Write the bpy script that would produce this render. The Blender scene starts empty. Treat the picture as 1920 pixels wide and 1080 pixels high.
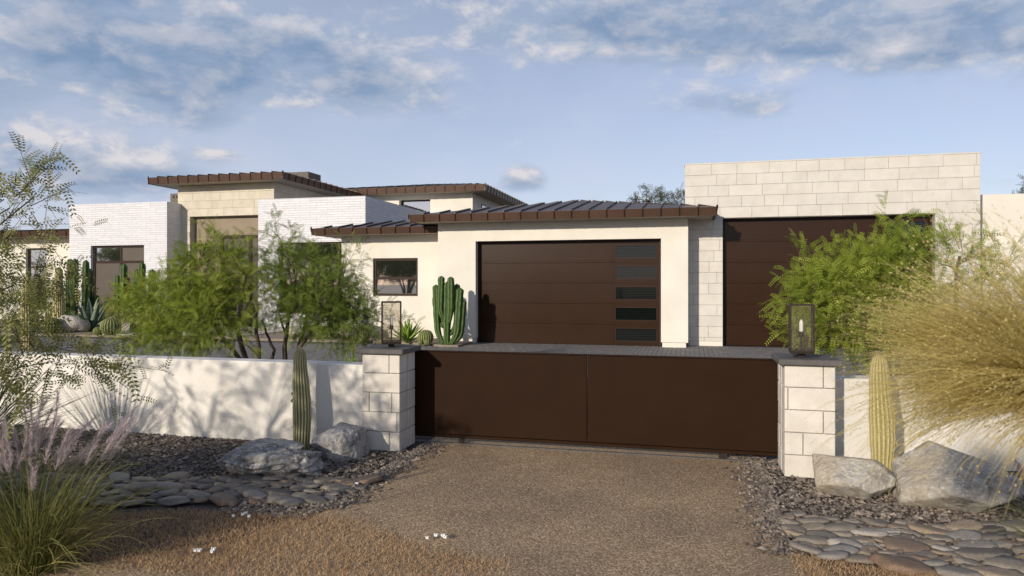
import bpy, bmesh, math, random
import numpy as np
from mathutils import Vector, noise
R = math.radians
random.seed(7)
rng = np.random.default_rng(11)
sc = bpy.context.scene
col = sc.collection

# ------------------------------------------------------------------ camera
YAW = 14.25                      # degrees the camera is turned left of the facade normal (+Y)
cam_d = bpy.data.cameras.new('camera')
cam = bpy.data.objects.new('camera', cam_d)
col.objects.link(cam)
cam.location = (0, 0, 1.6)
cam.rotation_euler = (R(90), 0, R(YAW))
cam_d.sensor_width = 36
cam_d.lens = 1300 / 1920 * 36
cam_d.shift_y = -8 / 1920
cam_d.clip_start = .05
cam_d.clip_end = 3000
cam_d.dof.use_dof = True
cam_d.dof.focus_distance = 8
cam_d.dof.aperture_fstop = 4
sc.camera = cam

# ------------------------------------------------------------------ sky, sun, exposure
SUN_AZ, SUN_EL = -158.6, 17.5    # degrees: azimuth from +Y towards +X, elevation
world = bpy.data.worlds.new('World')
sc.world = world
world.use_nodes = True
nt = world.node_tree
for n in list(nt.nodes):
    nt.nodes.remove(n)


class NB:
    """tiny node-building helper"""
    def __init__(s, tree):
        s.t = tree
    def n(s, kind, **kw):
        o = s.t.nodes.new(kind)
        for k, v in kw.items():
            setattr(o, k, v)
        return o
    def put(s, sock, v):
        if hasattr(v, 'links'):
            s.t.links.new(v, sock)
        else:
            sock.default_value = v
    def m(s, op, a, b=0.0, c=0.0, clamp=False):
        o = s.n('ShaderNodeMath', operation=op, use_clamp=clamp)
        s.put(o.inputs[0], a); s.put(o.inputs[1], b); s.put(o.inputs[2], c)
        return o.outputs[0]
    def v(s, op, a, b=(0, 0, 0)):
        o = s.n('ShaderNodeVectorMath', operation=op)
        s.put(o.inputs[0], a); s.put(o.inputs[1], b)
        return o.outputs[0]
    def mix(s, f, a, b, mode='MIX'):
        o = s.n('ShaderNodeMix', data_type='RGBA', blend_type=mode)
        s.put(o.inputs[0], f); s.put(o.inputs[6], a); s.put(o.inputs[7], b)
        return o.outputs[2]
    def noise(s, vec, scale, detail=4, rough=.5, dist=0.0, lac=2.0):
        o = s.n('ShaderNodeTexNoise')
        s.put(o.inputs['Vector'], vec)
        o.inputs['Scale'].default_value = scale
        o.inputs['Detail'].default_value = detail
        o.inputs['Roughness'].default_value = rough
        o.inputs['Distortion'].default_value = dist
        o.inputs['Lacunarity'].default_value = lac
        return o.outputs['Fac']
    def smooth(s, x, lo, hi):
        o = s.n('ShaderNodeMapRange', interpolation_type='SMOOTHSTEP')
        s.put(o.inputs[0], x)
        o.inputs[1].default_value = lo; o.inputs[2].default_value = hi
        return o.outputs[0]


def C(r, g, b):
    return (r, g, b, 1)


def build_sky():
    b = NB(nt)
    sky = b.n('ShaderNodeTexSky', sky_type='NISHITA', sun_disc=False)
    sky.sun_elevation = R(SUN_EL); sky.sun_rotation = R(SUN_AZ)
    sky.altitude = 400; sky.air_density = 1.0; sky.dust_density = .25; sky.ozone_density = 2.0
    d = b.n('ShaderNodeTexCoord').outputs['Generated']
    sep = b.n('ShaderNodeSeparateXYZ'); b.put(sep.inputs[0], d)
    x, y, z = sep.outputs
    az = b.m('ARCTAN2', x, y)
    el = b.m('ARCSINE', z)
    sv = b.v('MULTIPLY', d, (1, 1, 2.0))
    up = b.v('ADD', sv, (-.006, -.012, .036))

    def puffs(vec):
        n1 = b.noise(vec, 4.2, 6, .55, .15)
        n2 = b.noise(vec, 15.0, 7, .62, .25)
        return b.m('ADD', b.m('MULTIPLY', n1, .52), b.m('MULTIPLY', n2, .48))

    # where the clouds in view stand: (azimuth, elevation, half-widths, weight), in degrees
    banks = [(-47, 19.5, 8.5, 3.8, 1.1), (-43, 14.8, 6.5, 2.3, 1.1), (-36.5, 18, 6, 3.0, .75), (-30, 16.6, 5.0, 2.3, .95), (-24, 16.0, 5, 2.2, .75), (-18.5, 20.5, 7, 2.0, .5),
             (-48.5, 8.4, 6.5, 1.8, 1.1), (-42.0, 7.8, 4.5, 1.3, .75), (-37, 9.7, 1.6, .45, .65), (-38, 12.2, 2.5, .8, .5), (-52, 12.5, 3, 1.2, .5),
             (-13.2, 8.6, 1.5, .8, 1.25), (-15.6, 7.7, 1.8, .5, .4), (4.6, 13.4, 2.4, .8, .6), (2, 14.2, 3, .6, .35),
             (-8, 20.5, 8, 2.2, .75), (2, 20.6, 8, 2.4, .95), (11, 20.3, 8, 2.8, 1.0), (19, 19.2, 7, 2.5, 1.25), (3, 17.8, 4, .9, .5), (10, 17.6, 3, .9, .6),
             (14.5, 16.2, 2.4, .9, .6), (20.5, 15.6, 4, .6, .55), (27, 18, 7, 3.5, 1.0)]
    mass = None
    for a0, e0, sa, se, w in banks:
        u = b.m('DIVIDE', b.m('SUBTRACT', az, R(a0)), R(sa))
        v = b.m('DIVIDE', b.m('SUBTRACT', el, R(e0)), R(se))
        q = b.m('ADD', b.m('MULTIPLY', u, u), b.m('MULTIPLY', v, v))
        g = b.m('MULTIPLY', b.m('POWER', 2.718, b.m('MULTIPLY', q, -.7)), w)
        mass = g if mass is None else b.m('ADD', mass, g)
    mass = b.m('MINIMUM', b.m('MULTIPLY', mass, 1.25), 1.45)
    n0, n1 = puffs(sv), puffs(up)
    d0 = b.m('ADD', mass, b.m('MULTIPLY', b.m('SUBTRACT', n0, .5), 3.6))
    cover = b.smooth(d0, .12, 1.0)
    thick = b.smooth(d0, .95, 1.75)
    lit = b.m('MULTIPLY', b.smooth(b.m('SUBTRACT', n0, n1), -.06, .15), b.m('SUBTRACT', 1, b.m('MULTIPLY', thick, .55)))
    veil = b.smooth(b.noise(b.v('ADD', sv, (3, 1, 0)), 2.6, 6, .6), .32, .70)
    hz = b.m('MULTIPLY', b.m('ADD', b.m('MULTIPLY', veil, .38), .58), b.m('POWER', 2.718, b.m('MULTIPLY', b.m('MAXIMUM', z, 0), -2.0)))
    s1 = b.mix(hz, b.mix(1, sky.outputs[0], C(1.18, 1.02, 1.02), 'MULTIPLY'), C(5.1, 5.45, 6.75))
    shade = b.mix(thick, C(2.9, 3.65, 4.95), C(1.55, 2.45, 3.9))
    caps = None                                             # sunlit heads of the low clouds
    for a0, e0, sa, se, w in ((-13.2, 8.95, 1.2, .5, 1.), (-49, 9.9, 5.0, .55, .9), (-42.5, 8.9, 3.5, .5, .8), (-37, 9.9, 1.4, .4, .6), (14.6, 16.6, 1.2, .6, .7)):
        u = b.m('DIVIDE', b.m('SUBTRACT', az, R(a0)), R(sa))
        v = b.m('DIVIDE', b.m('SUBTRACT', el, R(e0)), R(se))
        q = b.m('ADD', b.m('MULTIPLY', u, u), b.m('MULTIPLY', v, v))
        g = b.m('MULTIPLY', b.m('POWER', 2.718, b.m('MULTIPLY', q, -.7)), w)
        caps = g if caps is None else b.m('ADD', caps, g)
    lit = b.m('MINIMUM', b.m('ADD', lit, b.m('MULTIPLY', caps, b.smooth(n0, .40, .56))), 1.1)
    cl = b.mix(lit, shade, C(6.2, 5.95, 6.1))
    out = b.mix(b.m('MULTIPLY', cover, .9), s1, cl)
    bg = b.n('ShaderNodeBackground')
    b.put(bg.inputs[0], out)
    bg.inputs[1].default_value = .1
    o = b.n('ShaderNodeOutputWorld')
    nt.links.new(bg.outputs[0], o.inputs[0])


build_sky()
sun_d = bpy.data.lights.new('sun', 'SUN')
sun = bpy.data.objects.new('sun', sun_d)
col.objects.link(sun)
sun_d.energy = 3.45
sun_d.angle = R(1.1)
sun_d.color = (1, .895, .755)
sdir = Vector((math.sin(R(SUN_AZ)) * math.cos(R(SUN_EL)), math.cos(R(SUN_AZ)) * math.cos(R(SUN_EL)), math.sin(R(SUN_EL))))
sun.rotation_euler = sdir.to_track_quat('Z', 'Y').to_euler()
sun.location = sdir * 60
sc.view_settings.view_transform = 'Standard'
sc.view_settings.look = 'None'
sc.view_settings.exposure = .26
sc.view_settings.gamma = 1
sc.render.engine = 'CYCLES'
sc.cycles.max_bounces = 7
sc.cycles.transparent_max_bounces = 24
sc.cycles.use_denoising = True

# ------------------------------------------------------------------ helpers
def loc_of(parent):
    p = Vector((0, 0, 0))
    while parent is not None:
        p += parent.location
        parent = parent.parent
    return p


def tag(o, label=None, cat=None, group=None, kind=None):
    for k, v in (('label', label), ('category', cat), ('group', group), ('kind', kind)):
        if v:
            o[k] = v
    return o


def empty(name, loc, label=None, cat=None, group=None):
    o = bpy.data.objects.new(name, None)
    o.empty_display_size = .2
    col.objects.link(o)
    o.location = loc
    return tag(o, label, cat, group)


def obj(name, vf, mat, parent=None, loc=None, smooth=False, attr=None):
    """vf: (verts in world coordinates, faces) -> one mesh object; origin at loc, or its parent's place"""
    v, f = vf
    v = np.asarray(v, dtype=float)
    base = Vector(loc) if loc is not None else Vector((0, 0, 0))
    off = base + loc_of(parent) if parent is None else loc_of(parent)
    v = v - np.array(off)
    me = bpy.data.meshes.new(name)
    me.from_pydata(v.tolist(), [], f.tolist() if hasattr(f, 'tolist') else f)
    if smooth:
        me.polygons.foreach_set('use_smooth', [True] * len(me.polygons))
    if attr is not None:
        for k, a in attr.items():
            at = me.attributes.new(k, 'FLOAT', 'POINT')
            at.data.foreach_set('value', np.asarray(a, dtype=np.float32))
    me.materials.append(mat)
    me.update()
    o = bpy.data.objects.new(name, me)
    if name in ('crown', 'twigs', 'blades', 'stems', 'seed_heads', 'sheaf', 'spines', 'plume', 'stalks', 'branches'):
        o['kind'] = 'stuff'                     # too fine to pick apart
    col.objects.link(o)
    o.parent = parent
    if parent is None:
        o.location = base
    return o


def struct(name, vf, mat, **k):
    return tag(obj(name, vf, mat, **k), kind='structure')


def box(x0, x1, y0, y1, z0, z1):
    v = [(x0, y0, z0), (x1, y0, z0), (x1, y1, z0), (x0, y1, z0), (x0, y0, z1), (x1, y0, z1), (x1, y1, z1), (x0, y1, z1)]
    f = [(0, 3, 2, 1), (4, 5, 6, 7), (0, 1, 5, 4), (1, 2, 6, 5), (2, 3, 7, 6), (3, 0, 4, 7)]
    return np.array(v, float), f


def bbox(x0, x1, y0, y1, z0, z1, bev=.006, seg=1):
    """box with bevelled edges"""
    bm = bmesh.new()
    v, f = box(x0, x1, y0, y1, z0, z1)
    vs = [bm.verts.new(p) for p in v]
    for q in f:
        bm.faces.new([vs[i] for i in q])
    bmesh.ops.bevel(bm, geom=list(bm.edges), offset=bev, segments=seg, affect='EDGES', profile=.5)
    bm.verts.index_update()
    r = (np.array([p.co[:] for p in bm.verts]), [[w.index for w in q.verts] for q in bm.faces])
    bm.free()
    return r


def join(*vfs):
    V, F, n = [], [], 0
    for v, f in vfs:
        V.append(np.asarray(v, float))
        F += [[i + n for i in q] for q in f]
        n += len(v)
    return np.concatenate(V), F


def prism(poly, z0, z1):
    n = len(poly)
    v = [(p[0], p[1], z0) for p in poly] + [(p[0], p[1], z1) for p in poly]
    f = [list(range(n))[::-1], list(range(n, 2 * n))] + [[i, (i + 1) % n, n + (i + 1) % n, n + i] for i in range(n)]
    return np.array(v, float), f


def slab(pts, th):
    """polygon of 3-D points given as its top face, extruded straight down"""
    n = len(pts)
    v = [tuple(p) for p in pts] + [(p[0], p[1], p[2] - th) for p in pts]
    f = [list(range(n)), list(range(n, 2 * n))[::-1]] + [[(i + 1) % n, i, n + i, n + (i + 1) % n] for i in range(n)]
    return np.array(v, float), f


def tube(pts, radii, n=8, cap=True, ribs=None):
    """swept tube through points; ribs(angle)->radius factor"""
    pts = [Vector(p) for p in pts]
    V, F = [], []
    ref = Vector((1, 0.13, 0.07)).normalized()
    for i, p in enumerate(pts):
        t = (pts[min(i + 1, len(pts) - 1)] - pts[max(i - 1, 0)]).normalized()
        a = (ref - t * ref.dot(t))
        if a.length < .2:
            a = Vector((0, 1, 0)) - t * t.y
        a.normalize()
        b = t.cross(a)
        for k in range(n):
            th = 2 * math.pi * k / n
            r = radii[i] * (ribs(th) if ribs else 1)
            V.append(p + (a * math.cos(th) + b * math.sin(th)) * r)
    for i in range(len(pts) - 1):
        for k in range(n):
            F.append([i * n + k, i * n + (k + 1) % n, (i + 1) * n + (k + 1) % n, (i + 1) * n + k])
    if cap:
        F.append(list(range(n))[::-1])
        F.append([(len(pts) - 1) * n + k for k in range(n)])
    return np.array([v[:] for v in V]), F


def bez(p0, p1, p2, n):
    p0, p1, p2 = Vector(p0), Vector(p1), Vector(p2)
    return [p0 * (1 - t) ** 2 + p1 * 2 * t * (1 - t) + p2 * t * t for t in [i / (n - 1) for i in range(n)]]


def rotz(v, a):
    v = np.asarray(v, float).copy()
    c, s = math.cos(a), math.sin(a)
    x, y = v[..., 0].copy(), v[..., 1].copy()
    v[..., 0] = x * c - y * s
    v[..., 1] = x * s + y * c
    return v


_f, _th = 1300., R(YAW)


def ground(px, py, z=0.):
    """place on the ground seen at this spot of the photograph (for setting out the garden)"""
    d = (1.6 - z) * _f / (py - 532)
    t = math.tan(math.atan((px - 960) / _f) - _th)
    Y = d / (math.cos(_th) - t * math.sin(_th))
    return t * Y, Y


def bearing(px, Y):
    return math.tan(math.atan((px - 960) / _f) - _th) * Y, Y

# ------------------------------------------------------------------ materials
def mat(name, c1, c2=None, scale=6., rough=.75, bump=0., bscale=60., spec=.4, metal=0., detail=5, rand=0., lo=.35, hi=.65, stretch=None, bdist=.01, bdetail=4):
    m = bpy.data.materials.new(name)
    m.use_nodes = True
    t = m.node_tree
    b = NB(t)
    p = t.nodes['Principled BSDF']
    p.inputs['Roughness'].default_value = rough
    p.inputs['Specular IOR Level'].default_value = spec
    p.inputs['Metallic'].default_value = metal
    co = b.n('ShaderNodeTexCoord').outputs['Object']
    if stretch:
        co = b.v('MULTIPLY', co, stretch)
    color = c1
    if c2 is not None:
        color = b.mix(b.smooth(b.noise(co, scale, detail, .6), lo, hi), c1, c2)
    if rand:
        r = b.n('ShaderNodeObjectInfo').outputs['Random']
        hsv = b.n('ShaderNodeHueSaturation')
        b.put(hsv.inputs['Color'], color)
        b.put(hsv.inputs['Value'], b.m('ADD', b.m('MULTIPLY', r, 2 * rand), 1 - rand))
        color = hsv.outputs[0]
    b.put(p.inputs['Base Color'], color)
    if bump:
        bn = b.n('ShaderNodeBump')
        bn.inputs['Strength'].default_value = bump
        bn.inputs['Distance'].default_value = bdist
        b.put(bn.inputs['Height'], b.noise(co, bscale, bdetail, .6))
        t.links.new(bn.outputs[0], p.inputs['Normal'])
    m['_'] = 0
    return m


def tinted(name, stops, trans=.35, rough=.6, attr='tint', spec=.3):
    """plant material: colour picked along stops by the 'tint' attribute, part of the light passing through"""
    m = bpy.data.materials.new(name)
    m.use_nodes = True
    t = m.node_tree
    b = NB(t)
    p = t.nodes['Principled BSDF']
    p.inputs['Roughness'].default_value = rough
    p.inputs['Specular IOR Level'].default_value = spec
    a = b.n('ShaderNodeAttribute', attribute_name=attr)
    rp = b.n('ShaderNodeValToRGB')
    e = rp.color_ramp.elements
    e[0].position, e[0].color = stops[0]
    e[1].position, e[1].color = stops[-1]
    for pos, c in stops[1:-1]:
        q = e.new(pos); q.color = c
    b.put(rp.inputs[0], a.outputs['Fac'])
    b.put(p.inputs['Base Color'], rp.outputs[0])
    if trans:
        tr = b.n('ShaderNodeBsdfTranslucent')
        b.put(tr.inputs[0], rp.outputs[0])
        mx = b.n('ShaderNodeMixShader')
        mx.inputs[0].default_value = trans
        t.links.new(p.outputs[0], mx.inputs[1]); t.links.new(tr.outputs[0], mx.inputs[2])
        t.links.new(mx.outputs[0], t.nodes['Material Output'].inputs[0])
    return m


def brick_mat():
    m = bpy.data.materials.new('white_painted_brick')
    m.use_nodes = True
    t = m.node_tree
    b = NB(t)
    p = t.nodes['Principled BSDF']
    p.inputs['Roughness'].default_value = .7
    sep = b.n('ShaderNodeSeparateXYZ')
    b.put(sep.inputs[0], b.n('ShaderNodeTexCoord').outputs['Object'])
    cmb = b.n('ShaderNodeCombineXYZ')
    b.put(cmb.inputs[0], b.m('ADD', sep.outputs[0], sep.outputs[1]))
    b.put(cmb.inputs[1], sep.outputs[2])
    br = b.n('ShaderNodeTexBrick')
    b.put(br.inputs['Vector'], cmb.outputs[0])
    br.offset_frequency = 2; br.offset = .41; br.squash = 1.6; br.squash_frequency = 3
    for k, v in (('Scale', 1.), ('Mortar Size', .007), ('Mortar Smooth', .25), ('Brick Width', .42), ('Row Height', .084)):
        br.inputs[k].default_value = v
    br.inputs['Color1'].default_value = C(.72, .71, .73)
    br.inputs['Color2'].default_value = C(.65, .64, .66)
    br.inputs['Mortar'].default_value = C(.47, .46, .465)
    b.put(p.inputs['Base Color'], br.outputs['Color'])
    nz = b.noise(cmb.outputs[0], 9, 3, .6)
    hgt = b.m('ADD', b.m('MULTIPLY', b.m('SUBTRACT', 1, br.outputs['Fac']), 1.), b.m('MULTIPLY', nz, .8))
    bn = b.n('ShaderNodeBump')
    bn.inputs['Strength'].default_value = .55
    bn.inputs['Distance'].default_value = .02
    b.put(bn.inputs['Height'], hgt)
    t.links.new(bn.outputs[0], p.inputs['Normal'])
    return m


def glass_mirror(name, tint, refl, rough=.02):
    """coated window glass: dark room behind, strong mirror image in front"""
    m = bpy.data.materials.new(name)
    m.use_nodes = True
    t = m.node_tree
    p = t.nodes['Principled BSDF']
    p.inputs['Base Color'].default_value = tint
    p.inputs['Specular IOR Level'].default_value = .12
    p.inputs['Roughness'].default_value = .1
    g = t.nodes.new('ShaderNodeBsdfGlossy')
    g.inputs['Roughness'].default_value = rough
    g.inputs['Color'].default_value = C(.92, .95, 1)
    mx = t.nodes.new('ShaderNodeMixShader')
    mx.inputs[0].default_value = refl
    t.links.new(p.outputs[0], mx.inputs[1]); t.links.new(g.outputs[0], mx.inputs[2])
    t.links.new(mx.outputs[0], t.nodes['Material Output'].inputs[0])
    return m


def glass_clear(name, tint, opacity=.1):
    m = bpy.data.materials.new(name)
    m.use_nodes = True
    t = m.node_tree
    b = NB(t)
    t.nodes.remove(t.nodes['Principled BSDF'])
    tr = b.n('ShaderNodeBsdfTransparent'); tr.inputs[0].default_value = tint
    df = b.n('ShaderNodeBsdfDiffuse'); df.inputs[0].default_value = C(.45, .4, .3)
    g = b.n('ShaderNodeBsdfGlossy'); g.inputs['Roughness'].default_value = .1
    m1 = b.n('ShaderNodeMixShader')
    co = b.n('ShaderNodeTexCoord').outputs['Object']
    b.put(m1.inputs[0], b.m('MULTIPLY', b.smooth(b.noise(co, 90, 2, .5), .35, .62), opacity * 2))
    m2 = b.n('ShaderNodeMixShader'); m2.inputs[0].default_value = .06
    t.links.new(tr.outputs[0], m1.inputs[1]); t.links.new(df.outputs[0], m1.inputs[2])
    t.links.new(m1.outputs[0], m2.inputs[1]); t.links.new(g.outputs[0], m2.inputs[2])
    t.links.new(m2.outputs[0], t.nodes['Material Output'].inputs[0])
    return m


def aggregate_mat():
    """exposed-aggregate concrete: pebbles of several tans set in grey-brown paste"""
    m = bpy.data.materials.new('exposed_aggregate')
    m.use_nodes = True
    t = m.node_tree
    b = NB(t)
    p = t.nodes['Principled BSDF']
    p.inputs['Roughness'].default_value = .8
    co = b.n('ShaderNodeTexCoord').outputs['Object']
    wob = b.n('ShaderNodeTexNoise'); b.put(wob.inputs['Vector'], co); wob.inputs['Scale'].default_value = 30
    co2 = b.v('ADD', co, b.v('MULTIPLY', wob.outputs['Color'], (.02, .02, 0)))
    vo = b.n('ShaderNodeTexVoronoi', feature='F1'); b.put(vo.inputs['Vector'], co2); vo.inputs['Scale'].default_value = 88
    sepc = b.n('ShaderNodeSeparateColor'); b.put(sepc.inputs[0], vo.outputs['Color'])
    rp = b.n('ShaderNodeValToRGB')
    e = rp.color_ramp.elements
    e[0].position, e[0].color = 0, C(.25, .185, .115)
    e[1].position, e[1].color = 1, C(.64, .53, .39)
    for pos, c in ((.3, C(.34, .25, .155)), (.55, C(.41, .31, .195)), (.8, C(.48, .375, .245))):
        q = e.new(pos); q.color = c
    b.put(rp.inputs[0], sepc.outputs[0])
    paste = C(.22, .16, .10)
    edge = b.smooth(vo.outputs['Distance'], .42, .75)
    big = b.smooth(b.noise(co, .9, 4, .6), .3, .7)
    c = b.mix(edge, rp.outputs[0], paste)
    c = b.mix(1, c, b.mix(big, C(.84, .79, .73), C(1.20, 1.12, .99)), 'MULTIPLY')
    b.put(p.inputs['Base Color'], c)
    bn = b.n('ShaderNodeBump'); bn.inputs['Strength'].default_value = .6; bn.inputs['Distance'].default_value = .005
    b.put(bn.inputs['Height'], b.m('SUBTRACT', 1, vo.outputs['Distance']))
    t.links.new(bn.outputs[0], p.inputs['Normal'])
    return m


def rock_mat(name, dark, mid, light, warm=None):
    m = bpy.data.materials.new(name)
    m.use_nodes = True
    t = m.node_tree
    b = NB(t)
    p = t.nodes['Principled BSDF']
    p.inputs['Roughness'].default_value = .85
    co = b.n('ShaderNodeTexCoord').outputs['Object']
    n1 = b.noise(co, 8, 9, .7, .9)
    n2 = b.noise(b.v('ADD', co, (4, 2, 9)), 34, 7, .7)
    n3 = b.noise(b.v('ADD', co, (1, 7, 3)), 2.2, 4, .6)
    c = b.mix(b.smooth(n1, .32, .6), dark, mid)
    c = b.mix(b.smooth(n2, .52, .68), c, light)
    if warm is not None:
        c = b.mix(b.m('MULTIPLY', b.smooth(n3, .5, .66), .6), c, warm)
    b.put(p.inputs['Base Color'], c)
    bn = b.n('ShaderNodeBump'); bn.inputs['Strength'].default_value = 1; bn.inputs['Distance'].default_value = .035
    b.put(bn.inputs['Height'], b.m('ADD', n1, b.m('MULTIPLY', n2, .6)))
    t.links.new(bn.outputs[0], p.inputs['Normal'])
    return m


def stone_random(name, stops):
    """river stones: colour picked per stone"""
    m = bpy.data.materials.new(name)
    m.use_nodes = True
    t = m.node_tree
    b = NB(t)
    p = t.nodes['Principled BSDF']
    p.inputs['Roughness'].default_value = .62
    rp = b.n('ShaderNodeValToRGB')
    e = rp.color_ramp.elements
    e[0].position, e[0].color = stops[0]
    e[1].position, e[1].color = stops[-1]
    for pos, c in stops[1:-1]:
        q = e.new(pos); q.color = c
    b.put(rp.inputs[0], b.n('ShaderNodeObjectInfo').outputs['Random'])
    co = b.n('ShaderNodeTexCoord').outputs['Object']
    nz = b.noise(co, 14, 6, .65, .6)
    c = b.mix(1, rp.outputs[0], b.mix(b.smooth(nz, .3, .7), C(.7, .68, .66), C(1.25, 1.22, 1.2)), 'MULTIPLY')
    b.put(p.inputs['Base Color'], c)
    bn = b.n('ShaderNodeBump'); bn.inputs['Strength'].default_value = .5; bn.inputs['Distance'].default_value = .01
    b.put(bn.inputs['Height'], nz)
    t.links.new(bn.outputs[0], p.inputs['Normal'])
    return m


STUCCO = mat('cream_stucco', C(.73, .695, .61), C(.675, .64, .56), 1.2, .9, .35, 90, .2)
WALLST = mat('garden_wall_stucco', C(.78, .745, .68), C(.71, .675, .605), 1.6, .9, .45, 60, .2)
BRICK = brick_mat()
STONE = mat('cut_limestone', C(.62, .59, .53), C(.57, .54, .48), 3.5, .85, .35, 70, .25, rand=.03)
PILST = mat('pillar_limestone', C(.66, .62, .55), C(.58, .54, .475), 5, .85, .4, 60, .25, rand=.035)
TOWST = mat('tower_limestone', C(.62, .57, .465), C(.56, .51, .41), 3, .85, .3, 60, .25, rand=.05)
GROUT = mat('mortar', C(.45, .415, .36), rough=.95)
BRONZE = mat('bronze_door_paint', C(.031, .0138, .0062), C(.0275, .0122, .0055), 2, .24, .05, 220, .24, bdist=.001)
GATEM = mat('bronze_gate_paint', C(.0255, .0122, .0062), C(.0225, .0108, .0054), 2.5, .55, .08, 240, .05, bdist=.001)
FRAME = mat('bronze_window_frame', C(.030, .014, .009), rough=.55, spec=.2)
ROOFM = mat('roof_metal', C(.105, .075, .064), C(.088, .063, .054), 1.5, .45, .04, 8, .4, metal=.1)
SEAMM = mat('roof_seam_metal', C(.022, .012, .009), rough=.35, metal=.3)
FASC = mat('copper_brown_fascia', C(.072, .034, .0195), C(.060, .028, .016), 3, .42, .05, 30, .5, metal=.25, rand=.07)
FLUE = mat('flue_paint', C(.14, .122, .10), rough=.8)
SOFF = mat('soffit_paint', C(.40, .35, .27), rough=.85)
DARK = mat('dark_interior', C(.012, .01, .009), rough=.8)
CAPM = mat('pillar_cap_slate', C(.115, .105, .098), C(.09, .084, .08), 8, .75, .3, 80)
LANT = mat('lantern_bronze', C(.022, .013, .009), rough=.5, spec=.25)
SEEDY = glass_clear('seeded_glass', C(.965, .955, .93), .022)
BULB = mat('frosted_bulb', C(.86, .84, .80), rough=.35)
WGLASS = glass_mirror('window_glass', C(.02, .02, .019), .5)
DGLASS = glass_mirror('reeded_glass', C(.006, .008, .007), .045, .04)
BROWNM = mat('brown_blind_and_reflection', C(.088, .066, .050), C(.078, .058, .044), 3, .55, .1, 90)
TANP = mat('entry_panel', C(.25, .195, .13), C(.225, .175, .115), 2, .6)
AGG = aggregate_mat()
PAVER = mat('grey_paver', C(.20, .188, .18), C(.155, .147, .142), 5, .85, .3, 60, rand=.05)
PAVJ = mat('paver_joint', C(.05, .047, .045), rough=.95)
EARTH = mat('desert_earth', C(.20, .15, .105), C(.15, .115, .085), 1.3, .95, .6, 25)
GRAVB = mat('gravel_bed', C(.11, .09, .075), C(.07, .058, .05), 30, .95, .8, 60)
BEDM = mat('bed_gravel', C(.30, .245, .19), C(.19, .155, .12), 34, .95, .9, 45)
CONC = mat('pale_step_concrete', C(.50, .46, .40), C(.45, .41, .35), 4, .9, .2, 60)
CHIP = tinted('gravel_chip', [(0, C(.065, .056, .048)), (.35, C(.14, .115, .096)), (.6, C(.23, .188, .152)), (.85, C(.32, .265, .215)), (1, C(.48, .41, .345))], 0, .85)
DRYG = tinted('dry_turf', [(0, C(.29, .185, .10)), (.5, C(.48, .315, .17)), (1, C(.66, .48, .29))], .25, .8)
RIVER = stone_random('river_stone', [(0, C(.10, .09, .08)), (.2, C(.17, .15, .125)), (.4, C(.23, .205, .165)), (.5, C(.19, .125, .08)), (.7, C(.27, .24, .195)), (.85, C(.27, .21, .145)), (.9, C(.21, .195, .175)), (1, C(.37, .34, .295))])
ROCKG = rock_mat('grey_rock', C(.17, .162, .152), C(.50, .475, .44), C(.76, .73, .69))
ROCKB = rock_mat('layered_rock', C(.07, .068, .062), C(.42, .40, .37), C(.74, .73, .72))
ROCKP = rock_mat('pale_rock', C(.27, .245, .205), C(.55, .51, .44), C(.80, .76, .69), C(.52, .43, .30))
BARK = mat('mesquite_bark', C(.125, .095, .075), C(.065, .048, .038), 14, .9, .9, 30, stretch=(1, 1, .35))
LEAF = tinted('mesquite_leaf', [(0, C(.13, .175, .018)), (.5, C(.26, .33, .035)), (1, C(.40, .44, .075))], .36)
LEAFD = tinted('dark_green_leaf', [(0, C(.085, .13, .018)), (.5, C(.175, .24, .033)), (1, C(.29, .335, .06))], .36)  # same greens as the mesquite leaf, in darker tones
LEAFG = tinted('palo_verde_leaf', [(0, C(.10, .12, .035)), (.5, C(.21, .22, .065)), (1, C(.40, .36, .13))], .35)
LEAFB = tinted('eucalyptus_leaf', [(0, C(.05, .06, .03)), (1, C(.13, .125, .065))], .3)
STRAW = tinted('straw_grass', [(0, C(.40, .32, .10)), (.5, C(.64, .53, .20)), (1, C(.80, .69, .33))], .45)
FOUNT = tinted('fountain_grass_blade', [(0, C(.10, .115, .032)), (.55, C(.23, .23, .07)), (1, C(.50, .43, .17))], .4)
PLUME = tinted('pink_plume', [(0, C(.46, .37, .38)), (1, C(.74, .65, .65))], .4, .8)
SPOON = tinted('sotol_blade', [(0, C(.03, .055, .025)), (.6, C(.065, .105, .045)), (1, C(.16, .20, .10))], .2)
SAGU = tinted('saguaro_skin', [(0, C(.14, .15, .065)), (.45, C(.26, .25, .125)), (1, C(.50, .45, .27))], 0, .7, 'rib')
SAGUY = tinted('yellowish_saguaro_skin', [(0, C(.24, .20, .075)), (.45, C(.38, .325, .14)), (1, C(.60, .52, .29))], 0, .7, 'rib')  # lighter, yellower skin colour than the green saguaro
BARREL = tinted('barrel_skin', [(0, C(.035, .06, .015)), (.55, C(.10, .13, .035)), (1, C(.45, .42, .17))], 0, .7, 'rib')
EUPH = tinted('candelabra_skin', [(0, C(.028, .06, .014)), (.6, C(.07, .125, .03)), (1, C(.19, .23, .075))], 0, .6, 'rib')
SPINE = mat('pale_spines', C(.50, .42, .24), rough=.8)
AGAVE = tinted('agave_leaf', [(0, C(.09, .165, .02)), (.6, C(.20, .32, .04)), (1, C(.42, .46, .12))], .2, .5)
AGAVB = tinted('blue_agave_leaf', [(0, C(.07, .11, .07)), (.6, C(.14, .19, .13)), (1, C(.27, .30, .20))], .1, .5)
PETAL = mat('white_petal', C(.78, .77, .74), rough=.7)

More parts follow.
